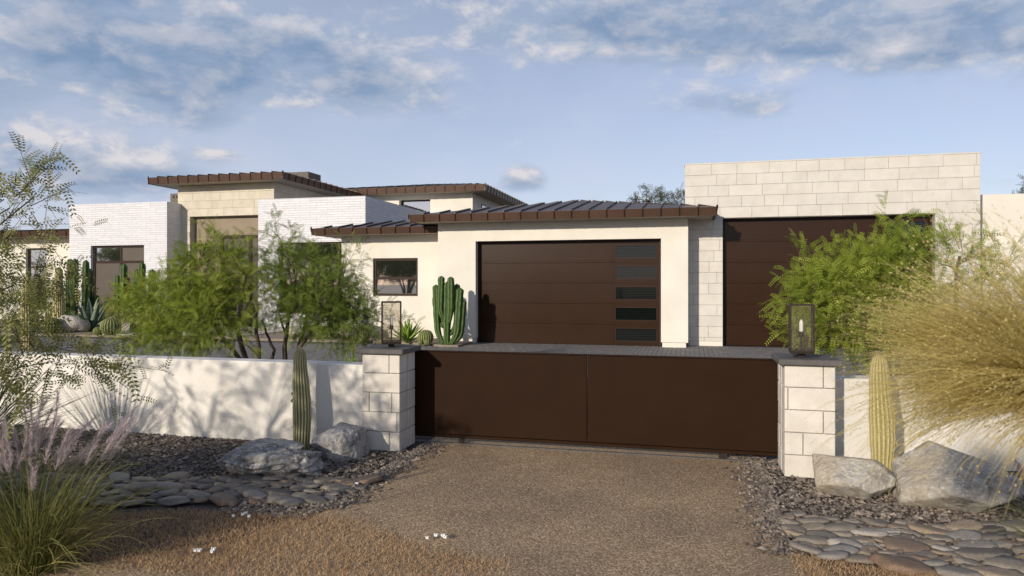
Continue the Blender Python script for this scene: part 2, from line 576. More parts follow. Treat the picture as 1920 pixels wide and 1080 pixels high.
# ------------------------------------------------------------------ the ground
struct('ground', (np.array([(-900, -900, -.03), (900, -900, -.03), (900, 1500, -.03), (-900, 1500, -.03)], float), [[0, 1, 2, 3]]), EARTH)
DRIVE_L, DRIVE_R = -2.56, .60


def wavy_sheet(pts, z):
    return np.array([(x, y, z) for x, y in pts], float), [list(range(len(pts)))]


drv = [(-14, -4), (14, -4), (14, 2.55), (6, 2.75), (2.6, 3.1), (1.4, 3.45), (.85, 3.95), (DRIVE_R, 4.6), (DRIVE_R, 7.2), (DRIVE_L, 7.2), (DRIVE_L, 4.5), (-2.75, 3.75), (-3.4, 3.2), (-4.6, 2.85), (-7, 2.6), (-14, 2.45)]
struct('driveway', wavy_sheet(drv, -.002), AGG)
struct('gravel_bed', join(wavy_sheet([(-16, 2.3), (-7, 2.3), (-3.3, 2.95), (-2.5, 3.75), (-2.45, 6.9), (-16, 6.9)], -.010),
                          wavy_sheet([(.5, 6.9), (.5, 4.4), (1.0, 3.5), (2.6, 2.9), (14, 2.4), (14, 6.9)], -.010)), GRAVB)
inner = struct('courtyard_paving', wavy_sheet([(-40, 6.75), (16, 6.75), (16, 18.9), (0.9, 18.9), (-.5, 17.6), (-6.5, 17.2), (-40, 17.2)], -.006), PAVJ)
V, F = [], []
n = 0
for y in np.arange(11.6, 18.6, .62):            # long narrow pavers laid towards the garage doors
    xs = np.arange(-24, 8.5, .105)
    for i, x in enumerate(xs):
        if x < -7.2 and y > 16.55:
            continue
        ya = y + (.31 if i % 2 else 0) + random.uniform(-.02, .02)
        z = .0035 + random.uniform(-.0012, .0015)
        x1, y1 = x + .098, ya + .612
        if y1 > 18.45:
            y1 = 18.45
        if y1 - ya < .05:
            continue
        V += [(x, ya, z), (x1, ya, z), (x1, y1, z), (x, y1, z), (x - .002, ya - .002, -.007), (x1 + .002, ya - .002, -.007), (x1 + .002, y1 + .002, -.007), (x - .002, y1 + .002, -.007)]
        F += [[n, n + 1, n + 2, n + 3], [n + 4, n + 5, n + 1, n], [n + 5, n + 6, n + 2, n + 1], [n + 6, n + 7, n + 3, n + 2], [n + 7, n + 4, n, n + 3]]
        n += 8
tag(obj('pavers', (np.array(V), F), PAVER, inner), kind='stuff')
struct('planting_bed', prism([(-40, 17.21), (-16, 17.21), (-7.6, 17.35), (-6.0, 16.55), (-5.62, 16.6), (-5.62, 17.85), (-6.6, 18.65), (-10, 18.65), (-10.8, 22.1), (-24, 22.1), (-24, 23.4), (-40, 23.4)], -.02, .05), BEDM)
struct('entry_step', bbox(-17.2, -12.6, 17.3, 21.6, -.02, .085, .012), CONC)

# ------------------------------------------------------------------ the house
house = empty('house', (-6, 18, 0), 'low modern desert house of cream stucco, white brick and pale stone with brown metal roofs', 'house')


def hip_roof(x0, x1, y0, y1, zt, fh, slope, pitch, sides, roofname='roof', limit=None, apexcut=None):
    """hip roof: base slab with soffit, a metal pan, seam and fascia piece for every strip of the sides named"""
    W, D = x1 - x0, y1 - y0
    run = min(W, D) / 2 if apexcut is None else apexcut
    ov = .08
    # base: soffit board and the deck under the pans
    bot = zt - fh
    deck_pts = [(x0 + ov, y0 + ov), (x1 - ov, y0 + ov), (x1 - ov, y1 - ov), (x0 + ov, y1 - ov)]
    top = zt + slope * run - .035
    r2 = run
    ins = [(x0 + r2, y0 + r2), (x1 - r2, y0 + r2), (x1 - r2, y1 - r2), (x0 + r2, y1 - r2)]
    v = [(x, y, bot + .012) for x, y in deck_pts] + [(x, y, zt - .035) for x, y in deck_pts] + [(x, y, top) for x, y in ins]
    f = [[3, 2, 1, 0], [8, 9, 10, 11]]
    for i in range(4):
        j = (i + 1) % 4
        f += [[i, j, 4 + j, 4 + i], [4 + i, 4 + j, 8 + j, 8 + i]]
    roof = obj(roofname, (np.array(v), f), SOFF, house)
    S = {'F': ((x0, y0), (1, 0), (0, 1), W), 'R': ((x1, y0), (0, 1), (-1, 0), D), 'B': ((x1, y1), (-1, 0), (0, -1), W), 'L': ((x0, y1), (0, -1), (1, 0), D)}
    for sd in 'FRBL':
        (ox, oy), a, b, L = S[sd]
        P = lambda u, w, dz=0.: (ox + a[0] * u + b[0] * w, oy + a[1] * u + b[1] * w, zt + slope * w + dz)
        rn = lambda u: max(0., min(u, L - u, run, limit(sd, u) if limit else 99))
        if sd not in sides:
            pts = [P(0, 0), P(L, 0), P(L - run, run), P(run, run)]
            obj('roof_panel', slab(pts, .02), ROOFM, roof)
            obj('fascia_panel', prism([(P(0, 0)[0], P(0, 0)[1]), (P(L, 0)[0], P(L, 0)[1]), (P(L - .03, .025)[0], P(L - .03, .025)[1]), (P(.03, .025)[0], P(.03, .025)[1])], bot, zt - .003), FASC, roof)
            continue
        k = max(1, round(L / pitch))
        us = [L * i / k for i in range(k + 1)]
        for i in range(k):
            u0, u1 = us[i], us[i + 1]
            mids = sorted(m for m in (run, L - run, L / 2) if u0 + .01 < m < u1 - .01)
            pts = [P(u0, 0), P(u1, 0)]
            if rn(u1 - .001) > .002:
                pts.append(P(u1, rn(u1 - .001)))
            for m in reversed(mids):
                pts.append(P(m, rn(m)))
            if rn(u0 + .001) > .002:
                pts.append(P(u0, rn(u0 + .001)))
            obj('roof_panel', slab(pts, .02), ROOFM, roof)
            g = .004
            q = [P(u0 + g, -.004), P(u1 - g, -.004), P(u1 - g, .02), P(u0 + g, .02)]
            qb = [P(u0 + g, .035), P(u1 - g, .035), P(u1 - g, .06), P(u0 + g, .06)]
            vv = [(x, y, zt - .002) for x, y, z in q] + [(x, y, bot) for x, y, z in qb]
            obj('fascia_panel', (np.array(vv), [[0, 1, 2, 3], [7, 6, 5, 4], [0, 4, 5, 1], [1, 5, 6, 2], [2, 6, 7, 3], [3, 7, 4, 0]]), FASC, roof)
        for i in range(k + 1):
            u = min(max(us[i], .015), L - .015)
            w1 = rn(u)
            hw, hh = .013, .045
            vv = []
            for du in (-hw, hw):
                vv += [P(u + du, -.022, -.004), P(u + du, -.022, hh), P(u + du, w1, hh), P(u + du, w1, 0)]
                p = P(u + du, .018); vv.append((p[0], p[1], bot - .004))
                p = P(u + du, .05); vv.append((p[0], p[1], bot - .004))
                vv.append(P(u + du, .03, -.02))
            #  0 front-low 1 front-high 2 back-high 3 back-low 4 fascia-foot front 5 fascia-foot back 6 inner
            ff = [[0, 1, 2, 3], [7, 10, 9, 8], [0, 6, 5, 4], [7, 11, 12, 13], [1, 8, 9, 2], [0, 7, 8, 1], [4, 11, 7, 0], [2, 9, 10, 3]]
            obj('roof_seam', (np.array(vv), ff), SEAMM, roof)
    return roof


def blocks(wall, x0, x1, z0, z1, y, course, mat_, face='F', holes=(), thick=.05, gap=.0045, lo=.45, hi=.95, seed=1, ztop=None):
    """courses of cut stone, each block a piece of its own; face F: runs along x at depth y; R: runs along depth at x=y"""
    rr = random.Random(seed)
    z = z1 if ztop is None else ztop
    while z > z0 + .02:
        zb = max(z - course, z0)
        u = x0 - rr.uniform(0, .4)
        while u < x1 - .01:
            w = rr.uniform(lo, hi)
            a, b = max(u, x0), min(u + w, x1)
            if x1 - b < .08:
                b = x1
            segs = [(a, b)]
            for hx0, hx1, hz0, hz1 in holes:
                if zb < hz1 - .05 and z > hz0 + .05:
                    new = []
                    for p, q in segs:
                        if q <= hx0 or p >= hx1:
                            new.append((p, q))
                        else:
                            if p < hx0: new.append((p, hx0))
                            if q > hx1: new.append((hx1, q))
                    segs = new
            for p, q in segs:
                if q - p < .03:
                    continue
                pr = rr.uniform(0, .006)
                g = gap / 2
                if face == 'F':
                    vf = bbox(p + g, q - g, y - pr, y + thick, zb + g, z - g, .004)
                else:
                    vf = bbox(y - thick, y + pr, p + g, q - g, zb + g, z - g, .004)
                obj('stone_block', vf, mat_, wall)
            u = b if b == x1 else u + w
        z = zb


def wallbox(*bs):
    return join(*[box(*b) for b in bs])


# garage block, stucco
GX0, GX1, GY = -6.6, 0.0, 17.8
DX0, DX1, DZ = -5.53, -.66, 2.74
gw = obj('garage_wall', wallbox((GX0, DX0, GY, GY + .3, .13, 3.3), (DX1, GX1, GY, GY + .3, .13, 3.3), (DX0, DX1, GY, GY + .3, DZ, 3.3), (GX1 - .3, GX1, GY + .3, 26, .13, 3.3), (GX0, GX0 + .3, GY + .3, 26, .13, 3.3)), STUCCO, house)
obj('plinth', box(GX0 + .04, DX0 - .03, GY + .035, GY + .3, 0, .13), STUCCO, gw)
obj('plinth', box(DX1 + .03, GX1 - .05, GY + .035, GY + .3, 0, .13), STUCCO, gw)
hip_roof(-7.2, .675, 17.15, 27, 3.43, .2, .18, .4375, 'FLR', 'garage_roof')

# wing with the small window
WX0, WX1, WY = -9.92, -6.6, 18.6


def framed_window(name, x0, x1, z0, z1, y, mull=(), trans=(), dep=.10, fw=.06, pane_mats=None, mat_=None):
    """window set in a wall: frame with mullions and transoms, one pane for each light"""
    w = obj(name, join(box(x0, x1, y + dep, y + dep + .07, z0, z0 + fw), box(x0, x1, y + dep, y + dep + .07, z1 - fw, z1),
                       box(x0, x0 + fw, y + dep, y + dep + .07, z0 + fw, z1 - fw), box(x1 - fw, x1, y + dep, y + dep + .07, z0 + fw, z1 - fw)), FRAME, house)
    xs = [x0 + fw] + list(mull) + [x1 - fw]
    zs = [z0 + fw] + list(trans) + [z1 - fw]
    for m in mull:
        obj('mullion', box(m - fw * .55, m + fw * .55, y + dep + .004, y + dep + .066, z0 + fw, z1 - fw), FRAME, w)
    for t_ in trans:
        obj('transom', box(x0 + fw, x1 - fw, y + dep + .008, y + dep + .062, t_ - fw * .5, t_ + fw * .5), FRAME, w)
    for i in range(len(xs) - 1):
        for j in range(len(zs) - 1):
            mm = (pane_mats or {}).get((i, j), WGLASS)
            obj('pane', box(xs[i], xs[i + 1], y + dep + .03, y + dep + .04, zs[j], zs[j + 1]), mm, w)
    return w


wx0, wx1, wz0, wz1 = -8.91, -7.51, 1.245, 2.34
obj('wing_wall', wallbox((WX0, wx0, WY, WY + .25, .1, 3.05), (wx1, WX1, WY, WY + .25, .1, 3.05), (wx0, wx1, WY, WY + .25, wz1, 3.05), (wx0, wx1, WY, WY + .25, .1, wz0),
                         (WX0, WX0 + .25, WY + .25, 22, .1, 3.05)), STUCCO, house)
obj('plinth', box(WX0 + .04, WX1, WY + .035, WY + .25, 0, .1), STUCCO, house)
framed_window('window', wx0, wx1, wz0, wz1, WY, (), (1.76,), .07, .075)
hip_roof(-10.54, -6.62, 17.95, 24.5, 3.19, .19, .18, .43, 'FL', 'wing_roof', lambda sd, u: .2 if (sd == 'F' and u > 3.3) else 3.0, apexcut=1.9)

# white brick blocks either side of the entry
BY = 22.0


def brick_block(x0, x1, z1, win, depth):
    a, b, c, d = win
    m = obj('brick_wall', wallbox((x0, a, BY, BY + .3, 0, z1), (b, x1, BY, BY + .3, 0, z1), (a, b, BY, BY + .3, d, z1), (a, b, BY, BY + .3, 0, c),
                                  (x1 - .3, x1, BY + .3, BY + depth, 0, z1), (x0, x0 + .3, BY + .3, BY + depth, 0, z1), (x0 + .3, x1 - .3, BY + .3, BY + depth, z1 - .5, z1 - .3)), BRICK, house)
    return m


brick_block(-15.04, -10.82, 4.642, (-14.21, -11.0, .55, 3.07), 9)
framed_window('window', -14.21, -11.0, .55, 3.07, BY, (-12.93, -11.9), (2.49,), .12, .075)
brick_block(-23.43, -18.93, 4.68, (-22.41, -19.95, .30, 3.07), 6)
framed_window('window', -22.41, -19.95, .30, 3.07, BY, (-21.13,), (2.44,), .12, .085, {(0, 0): BROWNM, (1, 0): BROWNM, (1, 1): BROWNM})  # lower panes blinds; upper right pane a brown reflection put into the colour
obj('threshold', box(-22.45, -19.9, BY - .02, BY + .1, .25, .298), STUCCO, house)

# stone entry tower between them
TY = 22.75
tw = obj('tower_wall', wallbox((-19.06, -18.53, TY + .03, TY + .3, 0, 5.4), (-18.53, -15.0, TY + .03, TY + .3, 4.17, 5.4), (-15.0, -14.9, TY + .03, 30, 0, 5.4), (-19.06, -18.8, TY + .3, 29, 0, 5.4)), GROUT, house)
blocks(tw, -19.08, -14.88, 4.17, 5.36, TY, .298, TOWST, seed=5, lo=.55, hi=.95)
blocks(tw, -19.08, -18.53, 0, 4.17, TY, .298, TOWST, seed=6)
blocks(tw, TY + .06, 29, 4.4, 5.36, -14.88, .32, TOWST, 'R', seed=8, lo=.8, hi=1.5)
obj('entry_panel', box(-18.53, -15.03, TY + .26, TY + .32, 3.45, 4.17), TANP, house)
obj('entry_panel', box(-18.53, -17.35, TY + .26, TY + .32, 0, 3.447), TANP, house)
ed = obj('entry_door', wallbox((-17.35, -17.23, TY + .22, TY + .34, 0, 3.447), (-17.23, -15.03, TY + .22, TY + .34, 3.33, 3.447), (-16.1, -16.0, TY + .22, TY + .34, 0, 3.33)), FRAME, house)
obj('door_leaf', box(-17.23, -16.1, TY + .27, TY + .31, 0, 3.33), BROWNM, ed)
obj('door_leaf', box(-16.0, -15.03, TY + .27, TY + .31, 0, 3.33), BROWNM, ed)
hip_roof(-19.78, -14.04, 22.0, 29.5, 5.605, .245, .10, .44, 'FR', 'tower_roof')
fl = obj('flue_box', bbox(-16.75, -15.15, 25.6, 26.6, 5.6, 6.22, .01), FLUE, house)
ch = obj('chimney', box(-21.0, -20.5, 24.6, 25.2, 4.3, 5.37), FLUE, house)
for xx in (-20.86, -20.7):
    obj('vent_slot', box(xx, xx + .06, 24.592, 24.6, 5.17, 5.28), DARK, ch)

# rear wing with its clerestory
obj('rear_wall', wallbox((-15.0, -12.48, 28.7, 29, 3.5, 5.56), (-11.0, -9.05, 28.7, 29, 3.5, 5.56), (-12.48, -11.0, 28.7, 29, 5.34, 5.56), (-12.48, -11.0, 28.7, 29, 3.5, 4.5), (-9.35, -9.05, 29, 36, 3.5, 5.56)), STUCCO, house)
framed_window('window', -12.48, -11.0, 4.5, 5.34, 28.7, (), (), .25, .07)
sw = obj('window', box(-9.06, -9.03, 30.0, 31.0, 4.75, 5.2), FRAME, house)
obj('pane', box(-9.029, -9.02, 30.05, 30.95, 4.8, 5.15), WGLASS, sw)
hip_roof(-16.4, -8.27, 28.0, 36.5, 5.80, .265, .165, .46, 'FR', 'rear_roof')

# low wing at the far left
obj('side_wing_wall', wallbox((-32, -27.2, 23.4, 23.7, 0, 3.5), (-26.1, -23.42, 23.4, 23.7, 0, 3.5), (-27.2, -26.1, 23.4, 23.7, 3.1, 3.5), (-27.2, -26.1, 23.4, 23.7, 0, .5)), STUCCO, house)
framed_window('window', -27.2, -26.1, .5, 3.1, 23.4, (), (2.3,), .1, .07)
hip_roof(-33, -23.45, 22.7, 30, 3.76, .25, .10, .45, 'F', 'side_wing_roof')
obj('chimney', bbox(-25.2, -24.3, 26.2, 27, 3.7, 4.45, .01), STUCCO, house)

# tall stone garage at the right
SX0, SX1, SY, SZ = -.08, 6.66, 18.5, 4.67
OX0, OX1, OZ = .86, 5.71, 3.27
sw = obj('stone_garage_wall', wallbox((SX0 + .01, OX0, SY + .03, SY + .34, .12, SZ - .03), (OX1, SX1 - .01, SY + .03, SY + .34, .12, SZ - .03), (OX0, OX1, SY + .03, SY + .34, OZ, SZ - .03),
                                      (SX1 - .34, SX1 - .01, SY + .34, 27, .12, SZ - .03), (SX0 + .01, SX0 + .3, SY + .34, 27, 3, SZ - .03)), GROUT, house)
blocks(sw, SX0, SX1, .12, SZ, SY, .278, STONE, holes=((OX0, OX1, -1, OZ),), seed=21, lo=.42, hi=.86)
blocks(sw, SY + .06, 24, .12, SZ, SX1, .278, STONE, 'R', seed=23, lo=.9, hi=1.5)
obj('parapet_cap', bbox(SX0 - .01, SX1 + .01, SY - .012, SY + .36, SZ - .004, SZ + .03, .004), STONE, sw)
obj('plinth', wallbox((SX0 + .09, OX0 - .004, SY + .012, SY + .3, 0, .12)), STUCCO, house)
obj('plinth', box(OX1 + .004, SX1 - .004, SY + .012, SY + .3, 0, .12), STUCCO, house)
obj('rear_stucco_wall', box(SX1 + .02, 14, 20.0, 20.3, 0, 3.86), STUCCO, house)


def garage_door(x0, x1, z1, y, rows, wx0, wx1):
    d = obj('garage_door', join(box(x0, x0 + .05, y - .06, y + .05, 0, z1 - .05), box(x1 - .05, x1, y - .06, y + .05, 0, z1 - .05), box(x0, x1, y - .06, y + .05, z1 - .05, z1), box(x0, x1, y + .05, y + .08, 0, z1)), FRAME, house)
    H = (z1 - .06) / rows
    for r in range(rows):
        a, b = .012 + r * H, .012 + (r + 1) * H - .004
        g = .085
        P = 'door_panel'
        # flat section with a groove line near its top and bottom edges
        pz = [a, a + .018, a + .022, b - .05, b - .046, b]
        py = [y, y, y + .004, y + .004, y, y]
        prof = [(a, y + .002), (a + .003, y), (a + .05, y), (a + .053, y + .002), (a + .056, y), (b - .003, y), (b, y + .003)]
        v, f = [], []
        for z_, y_ in prof:
            v += [(x0 + .052, y_, z_), (wx0 - .03, y_, z_)]
        for i in range(len(prof) - 1):
            f.append([2 * i, 2 * i + 1, 2 * i + 3, 2 * i + 2])
        k = len(v)
        v += [(x0 + .052, y + .04, a), (wx0 - .03, y + .04, a), (x0 + .052, y + .04, b), (wx0 - .03, y + .04, b)]
        f += [[k + 1, k, k + 2, k + 3], [0, k, k + 1, 1], [k - 2, k - 1, k + 3, k + 2]]
        obj('door_panel', (np.array(v), f), BRONZE, d)
        za, zb = a + .105, b - .085
        st = obj('pane_frame', join(box(wx0 - .026, wx0, y + .001, y + .04, a, b), box(wx1, x1 - .052, y + .001, y + .04, a, b), box(wx0, wx1, y + .001, y + .04, a, za), box(wx0, wx1, y + .001, y + .04, zb, b)), BRONZE, d)
        nr = 8
        zs = [za + (zb - za) * (q + w) / nr for q in range(nr) for w in (0, .12, .24, .97)] + [zb]
        v, f = [], []
        for i, z_ in enumerate(zs):
            yy = y + .026 - (.016, .004, .0, .0)[i % 4]
            v += [(wx0, yy, z_), (wx1, yy, z_)]
            if i:
                q = 2 * i
                f.append([q - 2, q - 1, q + 1, q])
        obj('pane', (np.array(v), f), DGLASS, d)
        t_ = .014
        obj('pane_bead', join(box(wx0, wx0 + t_, y - .002, y + .02, za, zb), box(wx1 - t_, wx1, y - .002, y + .02, za, zb), box(wx0 + t_, wx1 - t_, y - .002, y + .02, za, za + t_), box(wx0 + t_, wx1 - t_, y - .002, y + .02, zb - t_, zb)), FRAME, d)
    return d


garage_door(DX0 + .005, DX1 - .005, DZ - .004, GY + .26, 5, -1.83, -.77)
garage_door(OX0 + .005, OX1 - .005, OZ - .004, SY + .27, 6, 4.78, 5.60)

# ------------------------------------------------------------------ gate, pillars, lanterns, garden walls
def pillar(x0, x1, y0, y1, label, rows, side_rows):
    r = empty('gate_pillar', ((x0 + x1) / 2, (y0 + y1) / 2, 0), label, 'pillar', 'stone pillars at the driveway gate')
    hgt = .93
    obj('core', box(x0 + .02, x1 - .02, y0 + .02, y1 - .02, 0, hgt - .01), GROUT, r)
    ch_ = hgt / 5
    ym = y0 + .2
    for k in range(5):
        z1 = hgt - k * ch_; z0 = z1 - ch_
        g = .0028
        cuts = [0] + rows[k] + [1]
        for a, b in zip(cuts[:-1], cuts[1:]):
            xa, xb = x0 + (x1 - x0) * a, x0 + (x1 - x0) * b
            p = random.uniform(0, .004)
            obj('stone_block', bbox(xa + (g if a else 0), xb - (g if b < 1 else 0), y0 - p, y0 + .19, z0 + g, z1 - g, .005), PILST, r)
        cuts = [y0 + .197 + g] + [y0 + .197 + (y1 - y0 - .197) * s for s in side_rows[k]] + [y1]
        for a, b in zip(cuts[:-1], cuts[1:]):
            p = random.uniform(0, .003)
            obj('stone_block', bbox(x0 - p, x1 + p, a + g, b - g, z0 + g, z1 - g, .005), PILST, r)
    obj('cap', bbox(x0 - .05, x1 + .05, y0 - .05, y1 + .05, hgt, hgt + .048, .007), CAPM, r)
    return r


pillar(-3.043, -2.656, 6.12, 6.50, 'stone gate pillar left of the brown gate, dappled with shade', [[.72], [], [.19, .79], [.93], [.73]], [[.5], [], [.35], [.6], [.4]])
pillar(.775, 1.162, 6.12, 6.56, 'sunlit stone gate pillar right of the brown gate', [[.77], [.07], [.77], [.37], [.77]], [[.5], [.6], [], [.45], [.4]])


def lantern(x, y, z, rot, label, w=.18, h=.40):
    r = empty('lantern', (x, y, z), label, 'lantern', 'lanterns on the gate pillars')
    r.rotation_euler.z = rot
    t = .014
    P = lambda *b: box(*b)
    def part(name, vf, m, par=None):
        o = obj(name, (np.asarray(vf[0]), vf[1]), m, None)
        o.parent = par or r
        return o
    part('foot', bbox(-.03, .03, -.03, .03, 0, .035, .004), LANT)
    part('base_plate', bbox(-w / 2 - .004, w / 2 + .004, -w / 2 - .004, w / 2 + .004, .035, .05, .003), LANT)
    z0, z1 = .05, .05 + h
    for sx in (-1, 1):
        for sy in (-1, 1):
            part('corner_post', P(sx * w / 2 - t / 2, sx * w / 2 + t / 2, sy * w / 2 - t / 2, sy * w / 2 + t / 2, z0, z1), LANT)
    for zz in (z0 + t / 2 + .001, z1 - t / 2):
        q = t / 2 - .001
        part('rail', join(P(-w / 2, w / 2, -w / 2 - q, -w / 2 + q, zz - q, zz + q), P(-w / 2, w / 2, w / 2 - q, w / 2 + q, zz - q, zz + q), P(-w / 2 - q, -w / 2 + q, -w / 2 + q, w / 2 - q, zz - q, zz + q), P(w / 2 - q, w / 2 + q, -w / 2 + q, w / 2 - q, zz - q, zz + q)), LANT)
    for k in range(4):
        v, f = P(-w / 2 + t / 2, w / 2 - t / 2, -w / 2 - .0015, -w / 2 + .0015, z0 + t, z1 - t)
        part('glass_pane', (rotz(v, k * math.pi / 2), f), SEEDY)
    part('candle_tube', tube([(0, 0, .05), (0, 0, .17), (0, 0, .172), (0, 0, .215), (0, 0, .216)], [.008, .008, .02, .02, .012], 12), LANT)
    part('bulb', tube([(0, 0, .214), (0, 0, .225), (0, 0, .285), (0, 0, .305), (0, 0, .316), (0, 0, .32)], [.012, .0165, .0165, .0135, .007, .001], 12), BULB)
    return r


lantern(-2.82, 6.30, .978, R(24), 'small bronze glass lantern on the left gate pillar')
lantern(.93, 6.30, .978, R(-4), 'small bronze glass lantern on the right gate pillar, pale bulb standing out')

gate = empty('sliding_gate', (-.95, 6.6, 0), 'low solid dark brown metal driveway gate between the stone pillars', 'gate')
GT, GB = .912, .062
for a, b in ((-3.0, -.936), (-.929, 1.15)):
    p = obj('gate_panel', bbox(a, b, 6.585, 6.625, GB + .03, GT, .003), GATEM, gate)
obj('bottom_rail', bbox(-3.0, 1.15, 6.572, 6.64, GB - .002, GB + .027, .003), GATEM, gate)
obj('top_rail', bbox(-3.0, 1.15, 6.58, 6.63, GT + .002, GT + .014, .003), GATEM, gate)
for xx in (-2.2, .3):
    obj('roller', tube([(xx, 6.59, .03), (xx, 6.62, .03)], [.03, .03], 14), LANT, gate)
struct('gate_track', box(-4.2, 1.9, 6.585, 6.625, -.02, .004), CAPM)
obj_ = obj('boundary_wall', bbox(-16, -3.05, 6.2, 6.42, -.03, .81, .012, 2), WALLST)
tag(obj_, 'low cream stucco garden wall left of the gate with soft tree shadows', 'wall')
wv, wf = bbox(0, 9, 0, .22, -.03, .785, .012, 2)
wv = rotz(wv, math.atan(.25)) + np.array((1.165, 6.44, 0))
obj_ = obj('boundary_wall', (wv, wf), WALLST)
tag(obj_, 'low cream stucco garden wall right of the gate behind pale boulders', 'wall')

# ------------------------------------------------------------------ stones
def ico(sub):
    bm = bmesh.new()
    bmesh.ops.create_icosphere(bm, subdivisions=sub, radius=1)
    bm.verts.index_update()
    r = (np.array([v.co[:] for v in bm.verts]), [[w.index for w in q.verts] for q in bm.faces])
    bm.free()
    return r


ICO = {k: ico(k) for k in (2, 3, 6)}


def rock_shape(planes, size, seed, sub=6, rough=.05, ledge=0., soft=9.):
    """a block cut by planes (normal, distance), its edges worn, its faces broken by noise"""
    V, F = ICO[sub]
    N = np.array([Vector(p[0]).normalized()[:] for p in planes])
    D = np.array([p[1] for p in planes])
    dots = V @ N.T
    q = np.maximum(dots, 1e-3) / D
    k = soft
    r = 1 / (np.sum(q ** k, axis=1) ** (1 / k))
    P = V * r[:, None]
    out = np.empty_like(P)
    o = Vector((seed * 3.1, seed * 1.7, seed * .9))
    for i, p in enumerate(P):
        v = Vector(p)
        d = noise.fractal(v * 1.6 + o, .9, 2.1, 5) * rough * .9
        d += noise.fractal(v * 6.5 + o, .7, 2.1, 5) * rough * .6
        c = noise.cell(v * 2.3 + o + Vector((d, d, d)) * 3)
        d += (c - .5) * rough * .25
        if ledge:
            lz = v.z * 5.5 + noise.noise(v * 1.8 + o) * 2.0
            d += ledge * (abs((lz % 2) - 1) - .5) * (1 if v.z < .42 else .25)
            d -= ledge * 1.5 * max(0, noise.noise(v * Vector((1.7, 1.7, 3.4)) + o) - .18) * 3
        out[i] = v + v.normalized() * d
    return out * np.array(size), F


def boulder(name, loc, size, rot, planes, seed, mat_, label, cat='boulder', group=None, sub=6, rough=.05, ledge=0., sink=.0, soft=9.):
    v, f = rock_shape(planes, size, seed, sub, rough, ledge, soft)
    v = rotz(v, rot)
    v[:, 2] -= v[:, 2].min() + sink
    v += np.array((loc[0], loc[1], 0))
    o = obj(name, (v, f), mat_, None, (loc[0], loc[1], 0), smooth=True)
    return tag(o, label, cat, group)


BP = [((-1, .1, .25), .95), ((1, .1, .2), .95), ((0, -1, .25), .9), ((0, 1, .1), .95), ((.06, -.12, 1), .52), ((0, 0, -1), .6), ((-.8, -.7, .35), .92), ((.75, -.6, .2), .95), ((-.6, -.1, .9), .72), ((.5, .1, .9), .70), ((.2, -.8, -.6), .8), ((-.5, -.6, -.6), .85)]
boulder('boulder', (-3.45, 5.22), (.42, .25, .20), R(8), BP, 3, ROCKB, 'long flat dark layered boulder beside the river stones', sub=6, rough=.06, ledge=.11, sink=.03, soft=24)
BP2 = [((-1, -.1, .3), .92), ((1, 0, .1), .80), ((.05, -1, -.05), .80), ((0, 1, .1), .9), ((-.35, -.25, 1), .66), ((.25, .1, 1), .80), ((-.75, .1, .7), .78), ((.75, -.3, .62), .86), ((0, 0, -1), .7), ((-.65, -.75, -.5), .78), ((.8, -.75, -.2), .86), ((-.2, -.8, .65), .78)]
boulder('boulder', (-3.12, 5.80), (.25, .215, .205), R(2), BP2, 5, ROCKG, 'angular grey boulder at the foot of the left gate pillar', rough=.045, sink=.02, soft=40)
BP3 = [((-.75, -.35, .45), .80), ((-.25, -.55, .80), .62), ((.75, -.1, .65), .78), ((-.55, -.83, -.1), .86), ((.45, -.88, .12), .72), ((.95, -.2, -.2), .86), ((-.3, -.6, -.75), .60), ((.5, -.5, -.7), .64), ((0, 1, .1), .85), ((-1, .2, -.1), .95), ((0, 0, -1), .62), ((.1, .2, 1), .70)]
boulder('boulder', (1.225, 5.70), (.30, .25, .215), R(6), BP3, 9, ROCKP, 'pale angular boulder leaning in front of the right saguaro', rough=.03, sink=.012, soft=60)
BP4 = [((-.72, -.2, .66), .66), ((.5, -.1, .85), .68), ((-.80, -.58, -.05), .84), ((.30, -.95, .10), .70), ((.80, -.55, .15), .86), ((-.2, -.65, -.75), .60), ((.5, -.5, -.7), .66), ((1, .1, .2), .92), ((0, 1, .1), .85), ((-1, .2, 0), .92), ((0, 0, -1), .62), ((-.1, -.7, .7), .72)]
boulder('boulder', (1.88, 5.60), (.43, .36, .265), R(8), BP4, 14, ROCKP, 'largest pale boulder, right of the right saguaro under the straw grass', rough=.028, sink=.012, soft=60)

# river stones: eight shapes shared by all
SHAPES = []
for s in range(12):
    rr0 = random.Random(s + 40)
    V0, F0 = ICO[3] if s % 3 else ICO[2]
    npl = rr0.choice((5, 6, 7))
    pl = [((math.cos(k / npl * 6.283 + rr0.uniform(-.35, .35)), math.sin(k / npl * 6.283 + rr0.uniform(-.35, .35)), rr0.uniform(-.1, .35)), rr0.uniform(.72, 1.0)) for k in range(npl)]
    pl += [((rr0.uniform(-.18, .18), rr0.uniform(-.18, .18), 1), .62), ((rr0.uniform(-.5, .5), rr0.uniform(-.5, .5), 1), .72), ((0, 0, -1), .5)]
    N = np.array([Vector(p[0]).normalized()[:] for p in pl]); D = np.array([p[1] for p in pl])
    q = np.maximum(V0 @ N.T, 1e-3) / D
    P = V0 / (np.sum(q ** 26, axis=1) ** (1 / 26))[:, None]
    o = Vector((s * 5.3, 2.2, s))
    out = []
    for p in P:
        v = Vector(p)
        d = 1 + .10 * noise.noise(v * 1.5 + o) + .05 * noise.noise(v * 4 + o)
        out.append((v.x * d, v.y * d * .64, v.z * d * .19))
    me = bpy.data.meshes.new('river_stone')
    me.from_pydata(out, [], F0)
    me.polygons.foreach_set('use_smooth', [True] * len(me.polygons))
    me.materials.append(RIVER)
    SHAPES.append(me)


